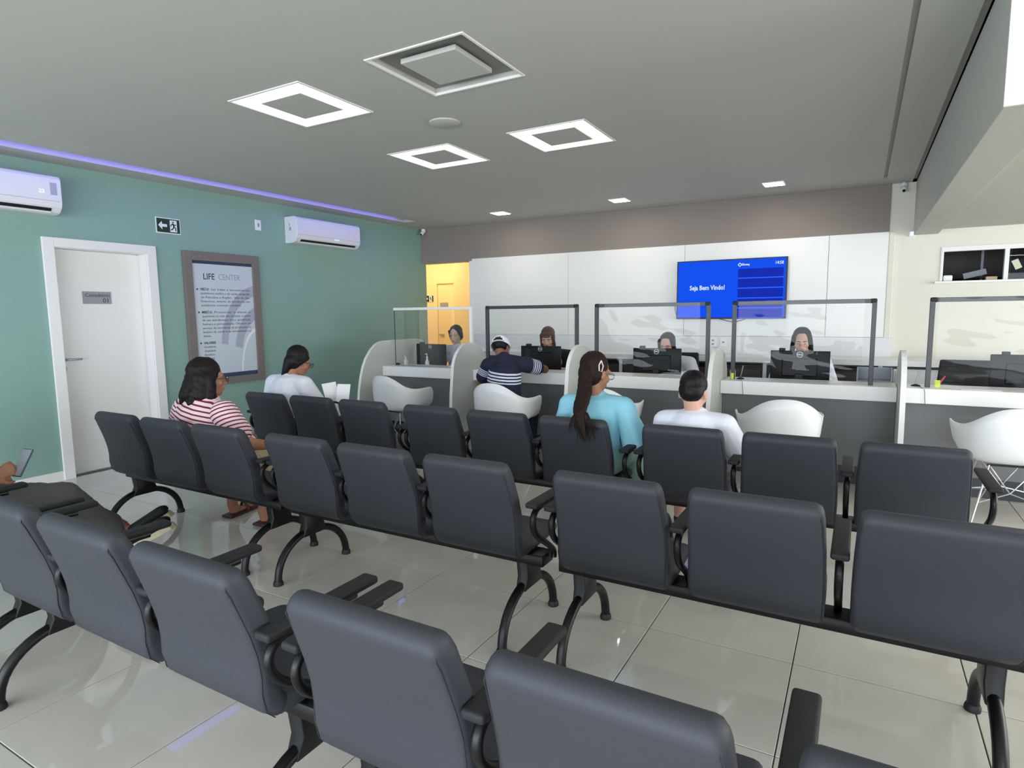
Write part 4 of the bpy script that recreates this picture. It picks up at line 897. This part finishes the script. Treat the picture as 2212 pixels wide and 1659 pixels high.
for k_ in range(60):
    q = rs.uniform(-1, 1); x0 = -1.36 + q * .035; x1 = -1.345 + q * .095; z1 = .845 - rs.uniform(.05, .19) * (1 - .5 * abs(q))
    g.tube([(x0, 3.175, .875), (x0 + (x1 - x0) * .4, 3.148, .842), (x0 + (x1 - x0) * .7, 3.150, .80), (x1, 3.172, z1)], [.003, .003, .0022, .0006], 4)
o = put('hair_strands', g, HR, t, world=True, smooth=True); o['kind'] = 'stuff'
g = G(); h.ell(g, (.060, -.055, .055), (.001, .001, .001)); c = h.p(.072, -.058, .045)
pts = [h.p(.078, -.055, .075), h.p(.087, -.04, .045), h.p(.088, -.045, .01), h.p(.082, -.062, .012), h.p(.078, -.068, .045), h.p(.078, -.055, .075)]
put('hair_clip', G().tube(pts, .004, 6), mat('pearl_pink', srgb(225, 190, 190), .3), t, smooth=True, world=True)
glasses(t, h, M['steel']); add_face(t, h)
# --- boy in the white t-shirt, front row
t = thing('person', 'boy with short black hair in white t-shirt, front row right', 'person', (-.80, 3.45, 0))
J = sit(-.80, 3.43, zn=.872, sw=.165, lean=.02, k=.95, w=.92, side=.01)
J['head'] = h = Head((-.805, 3.475, .978), (.0, .93, -.32), .97); J['elR'] = V((-.535, 3.47, .64)); J['wrR'] = V((-.53, 3.66, .675)); J['elL'] = V((-1.00, 3.50, .64)); J['knL'] = V((-.96, 3.85, .50)); J['anL'] = V((-.985, 3.93, .09)); J['toL'] = V((-.98, 4.08, .03)); J['hdR'] = V((-.2, 1, -.2))
body(t, J, SK2, .95, w=.92); torso_cloth(t, J, WC, grow=.016, w=.98, sleeve=.93, k=.95, flare=.006); legs_cloth(t, J, GRT, .95, .95, length=.25, name='shorts'); shoes(t, J, M['rub'], .95)
g = G(); h.ell(g, (0, -.020, .050), (.080, .094, .086)); h.ell(g, (0, -.052, .012), (.074, .058, .078)); blob('hair', g, HB, t, .007, 2, disp=.005); add_face(t, h)
# --- man in the cap at the counter
t = thing('person', 'man in white cap and navy polo with white stripes leaning on the counter', 'person', (-2.95, 4.98, 0))
J = sit(-2.93, 4.97, zs=.435, zn=1.00, sw=.20, lean=.10, w=1.1, thigh=.38, foot_y=.30)
J['head'] = h = Head((-3.075, 5.16, 1.105), (-.14, .80, -.58), 1.0, tilt=-.15); J['neck'] = V((-3.0, 5.08, 1.03))
J['shL'] = V((-3.155, 5.06, .935)); J['shR'] = V((-2.79, 5.10, .955)); J['chest'] = V((-2.96, 5.03, .82))
J['elR'] = V((-2.70, 5.38, .885)); J['wrR'] = V((-2.88, 5.58, .868)); J['hdR'] = V((-.8, .5, -.05)); J['elL'] = V((-3.31, 5.14, .745)); J['wrL'] = V((-3.16, 5.50, .855)); J['hdL'] = V((.6, .8, 0.1)); J['wrL'].z = .875
body(t, J, SK3, 1.05, w=1.1)
nb, nw = srgb(22, 26, 50), srgb(205, 212, 230)
torso_cloth(t, J, stripes('striped_polo', nb, nw, (.09, -.05, 1), .0285, .55, .785, .895), grow=.016, w=1.12, k=1.06, sleeve=.62,
            sl_m=(stripes('polo_sleeve_left', nb, nw, (.45, 0, 1), .022, .55, -.085 + .80, -.005 + .80), stripes('polo_sleeve_right', nb, nw, (.50, .80, -.15), .024, .55, .115, .215)))
legs_cloth(t, J, NAVY, 1.05, 1.05); shoes(t, J, M['rub'])
g = G(); h.ell(g, (0, -.022, .02), (.080, .088, .082)); blob('hair', g, HB, t, .007, 2, disp=.003)
g = G(); rings = []                                        # cap: crown, rear opening, strap, peak
for i in range(9):
    u = i / 8; el = u * PI / 2 * .98; ring = []
    for k_ in range(36):
        a = 2 * PI * k_ / 36; ring.append(h.p(0.097 * math.cos(el) ** .8 * math.cos(a), -.006 + .110 * math.cos(el) ** .8 * math.sin(a), .004 + .118 * math.sin(el)))
    rings.append(ring)
g.loft(rings, caps=False); n0 = 36
keep = []
for f in g.f:
    i = min(v // n0 for v in f); ks = [v % n0 for v in f]; kc = sum(ks) / 4 if max(ks) - min(ks) < 10 else 0; a = 2 * PI * kc / 36
    op = abs(((a - 3 * PI / 2 + PI) % (2 * PI)) - PI)
    if i < 3 and op < .62 - .16 * i: continue
    keep.append(f)
g.f = keep; me = bpy.data.meshes.new('cap_crown'); me.from_pydata([p - V(t.location) for p in g.v], [], g.f); bm = bmesh.new(); bm.from_mesh(me); bmesh.ops.recalc_face_normals(bm, faces=bm.faces); bmesh.ops.solidify(bm, geom=bm.faces[:], thickness=.003)
for f in bm.faces: f.smooth = True
bm.to_mesh(me); bm.free(); CW = mat('white_cap_cloth', srgb(226, 228, 238), .85, bump=.1, bscale=60); me.materials.append(CW); o = ob('cap', me, t)
put('strap', G().loft([[h.p(.099 * math.cos(a), -.006 + .112 * math.sin(a), .002 + z) for (z, q) in ((0, 0), (.018, 0), (.018, 1), (0, 1))] for a in [3 * PI / 2 + .75 * (k_ / 8 * 2 - 1) for k_ in range(9)]], caps=False), CW, o).data.transform(Matrix.Translation(-V(t.location)))
put('peak', G().loft([[h.p(.075 * math.cos(a) * r_, .075 + .105 * r_ * abs(math.sin(a)) - .03, .026 - .012 * r_ * r_ + dz) for a in [PI * k_ / 14 for k_ in range(15)]] for r_, dz in ((.3, 0), (.7, 0), (1, 0), (1, -.004), (.3, -.004))]), CW, o, smooth=True).data.transform(Matrix.Translation(-V(t.location)))
add_face(t, h)
put('collar', G().loft([[V(J['neck']) + V((math.cos(a) * r_, math.sin(a) * r_ * .95 + dy, z)) for a in [2 * PI * k_ / 20 for k_ in range(20)]] for r_, z, dy in ((.080, -.052, -.01), (.072, -.018, 0), (.066, .012, .012), (.060, .010, .012))], caps=False), NAVY, t, smooth=True, world=True)
# --- receptionists
def receptionist(lb, x, y, hc, f, hairm, top, sk, zn=.99, style=0, name_extra=None, sw=.18, side=0):
    t = thing('person', lb, 'person', (x, y, 0)); J = sit(x, y, (0, -1), .49, zn, sw, lean=.05, thigh=.30, foot_y=.28)
    J['head'] = h = Head(hc, f, .98); J['wrL'] = V((x + .13, y - .36, .80)); J['wrR'] = V((x - .13, y - .36, .80)); J['elL'] = V((x + .24, y - .10, .77)); J['elR'] = V((x - .24, y - .10, .77)); J['hdL'] = J['hdR'] = V((0, -1, -.1))
    body(t, J, sk); torso_cloth(t, J, top, grow=.018, sleeve=.55 if style == 1 else 1.0); 
    if style != 1:
        g = G()
        for s_ in 'LR': g.cap(J['el' + s_], V(J['el' + s_]).lerp(V(J['wr' + s_]), .9), .052, .038)
        blob('cuff_sleeve', g, top, t, .009, 2)
    legs_cloth(t, J, BLK); shoes(t, J, M['rub'])
    g = G(); hair_cap(g, h, 1.06)
    if style == 0: h.ell(g, (0, -.09, -.04), (.06, .045, .06)); h.cap(g, (-.07, .03, .06), (-.078, -.01, -.02), .02, .024); h.cap(g, (.07, .03, .06), (.078, -.01, -.02), .02, .024)
    if style == 1:
        for s_ in (-1, 1): h.cap(g, (s_ * .066, .025, .05), (s_ * .074, .02, -.10), .026, .022)
        h.cap(g, (-.04, .066, .086), (.04, .066, .086), .022, .022); h.cap(g, (-.035, .082, .06), (.035, .082, .06), .014, .014); h.cap(g, (0, -.08, 0), (0, -.10, -.12), .06, .03)
    if style == 2:
        for s_ in (-1, 1): h.cap(g, (s_ * .066, .03, .06), (s_ * .082, .01, -.08), .026, .026); h.cap(g, (s_ * .082, .01, -.08), (s_ * .09, .03, -.17), .026, .014)
        h.cap(g, (0, -.08, 0), (0, -.09, -.14), .065, .05)
    blob('hair', g, hairm, t, .008, 2, disp=.005); add_face(t, h)
    return t, J
receptionist('receptionist with dark tied hair in white coat, by the yellow doorway', -4.60, 6.66, (-4.605, 6.58, 1.165), (.12, -.95, -.22), HB, WC, SK2, zn=1.02)
t, J = receptionist('receptionist with brown fringe in black t-shirt with tan lanyard', -3.13, 6.58, (-3.20, 6.46, 1.145), (.20, -.88, -.42), HBR, BLK, SK2, zn=1.00, style=1)
put('lanyard', G().tube(curve_pts([(-3.07, 6.52, 1.02), (-3.03, 6.43, .95), (-3.00, 6.41, .86), (-3.05, 6.40, .80), (-3.10, 6.42, .90), (-3.15, 6.46, 1.0)]), .007, 6), M['kraft'], t, smooth=True, world=True)
receptionist('receptionist with long dark hair in white coat, below the television', -1.74, 6.58, (-1.785, 6.47, 1.085), (-.02, -.92, -.30), HB, WC, SK2, zn=.955, style=2)
receptionist('receptionist with dark bob in white coat behind the glaring film', -.47, 6.60, (-.485, 6.48, 1.14), (.05, -.95, -.25), HR, WC, SK2, zn=.99, style=2)
GR2 = mat('grey_trousers', srgb(92, 93, 92), .9, bump=.6, bscale=14)
# --- person with the phone, near row, cut by the left edge
t = thing('person', 'person in charcoal trousers holding a phone, cut off by the left edge', 'person', (-3.90, 1.12, 0))
J = sit(-3.84, 1.12, zn=.96, sw=.20, lean=-.02, w=1.05)
J['head'] = h = Head((-3.88, 1.17, 1.12), (.3, .9, -.35)); J['wrL'] = V((-4.06, 1.33, .60)); J['elR'] = V((-3.76, 1.02, .69)); J['wrR'] = V((-3.655, 1.25, .66)); J['hdR'] = V((.22, .80, .45)); J['hnR'] = V((.85, -.35, .30)); J['curlR'] = 1.15
J['knR'] = V((-3.74, 1.60, .485)); J['anR'] = V((-3.87, 1.93, .125)); J['toR'] = V((-3.67, 2.08, .205)); J['knL'] = V((-3.98, 1.58, .455)); J['anL'] = V((-4.05, 2.03, .12)); J['toL'] = V((-3.90, 2.19, .20)); J['hipR'] = V((-3.76, 1.12, .53)); J['hipL'] = V((-3.94, 1.12, .53))
body(t, J, SK1, 1.05, voxel=.006, w=1.02); torso_cloth(t, J, BLK, grow=.014, sleeve=.6); legs_cloth(t, J, GR2, 1.0, .98, length=.86, grow=.012)
g = G(); h.ell(g, (0, -.020, .050), (.080, .094, .086)); h.ell(g, (0, -.052, .012), (.074, .058, .078)); blob('hair', g, HB, t, .008, 2, disp=.01); add_face(t, h)
CS = mat('cream_sole', srgb(190, 178, 150), .7)
for s_ in 'LR':
    a, to = V(J['an' + s_]), V(J['to' + s_]); d = (to - a + V((0, 0, .05))).normalized(); n = V((0, 0, 1)).cross(d).normalized(); up = d.cross(n).normalized()
    c = (a + to) / 2 - up * .035 + d * .01; g = G().cap(c - d * .10, c + d * .10, .046, .052, side=n, flat=.7); o = blob('shoe', g, M['rub'], t, .008, 2)
    pr = [(-.135, -.03), (-.10, -.042), (0, -.036), (.08, -.050), (.14, -.036), (.155, 0), (.14, .036), (.08, .050), (0, .036), (-.10, .042), (-.135, .03)]
    put('sole', G().prism(pr, lambda x_, y_: c + d * x_ + n * y_ - up * .026, lambda x_, y_: c + d * x_ * 1.05 + n * y_ - up * .062), CS, o, bevel=.004).data.transform(Matrix.Translation(-V(t.location)))
t = thing('phone', 'dark phone held up in the hand at the left edge', 'phone', (-3.620, 1.375, .725))
ax = ((.62, -.30, .0), (.30, .62, .75), (0, 0, 0)); a0 = V((.95, .18, 0)).normalized(); a1 = V((.15, .52, .82)).normalized(); a1 = (a1 - a0 * a1.dot(a0)).normalized(); a2 = a0.cross(a1)
put('case', G().obox((0, 0, 0), (a0, a1, a2), (.034, .072, .004)), M['frame'], t, bevel=.003); put('screen', G().obox(a2 * .0045, (a0, a1, a2), (.031, .068, .0006)), M['steelb'], t)
# --- handbag with papers beside the woman in white
t = thing('handbag', 'black leather handbag on the front row seat, with papers sticking out', 'bag', (-3.545, 3.42, .447))
put('bag_body', G().loft([[(-.14, -.075, 0), (.14, -.075, 0), (.14, .075, 0), (-.14, .075, 0)], [(-.15, -.08, .10), (.15, -.08, .10), (.15, .08, .10), (-.15, .08, .10)], [(-.13, -.03, .21), (.13, -.03, .21), (.13, .03, .21), (-.13, .03, .21)]]), M['pad'], t, bevel=.02, bseg=3, smooth=True)
put('handle', G().tube(curve_pts([(-.08, 0, .19), (-.07, -.01, .29), (0, -.015, .32), (.07, -.01, .29), (.08, 0, .19)]), .008, 8), M['rub'], t, smooth=True)
t = thing('papers', 'white envelope and papers standing in the black handbag', 'papers', (-3.60, 3.50, .47))
put('envelope', G().obox((-.045, .0, .24), ((1, 1, .2), (-1, 1, 0), (-.15, -.15, 1)), (.055, .005, .20)), M['paper'], t); put('folder', G().obox((.005, .02, .225), ((1, 1, -.1), (-1, 1, 0), (.1, .1, 1)), (.05, .006, .20)), M['plastic'], t)
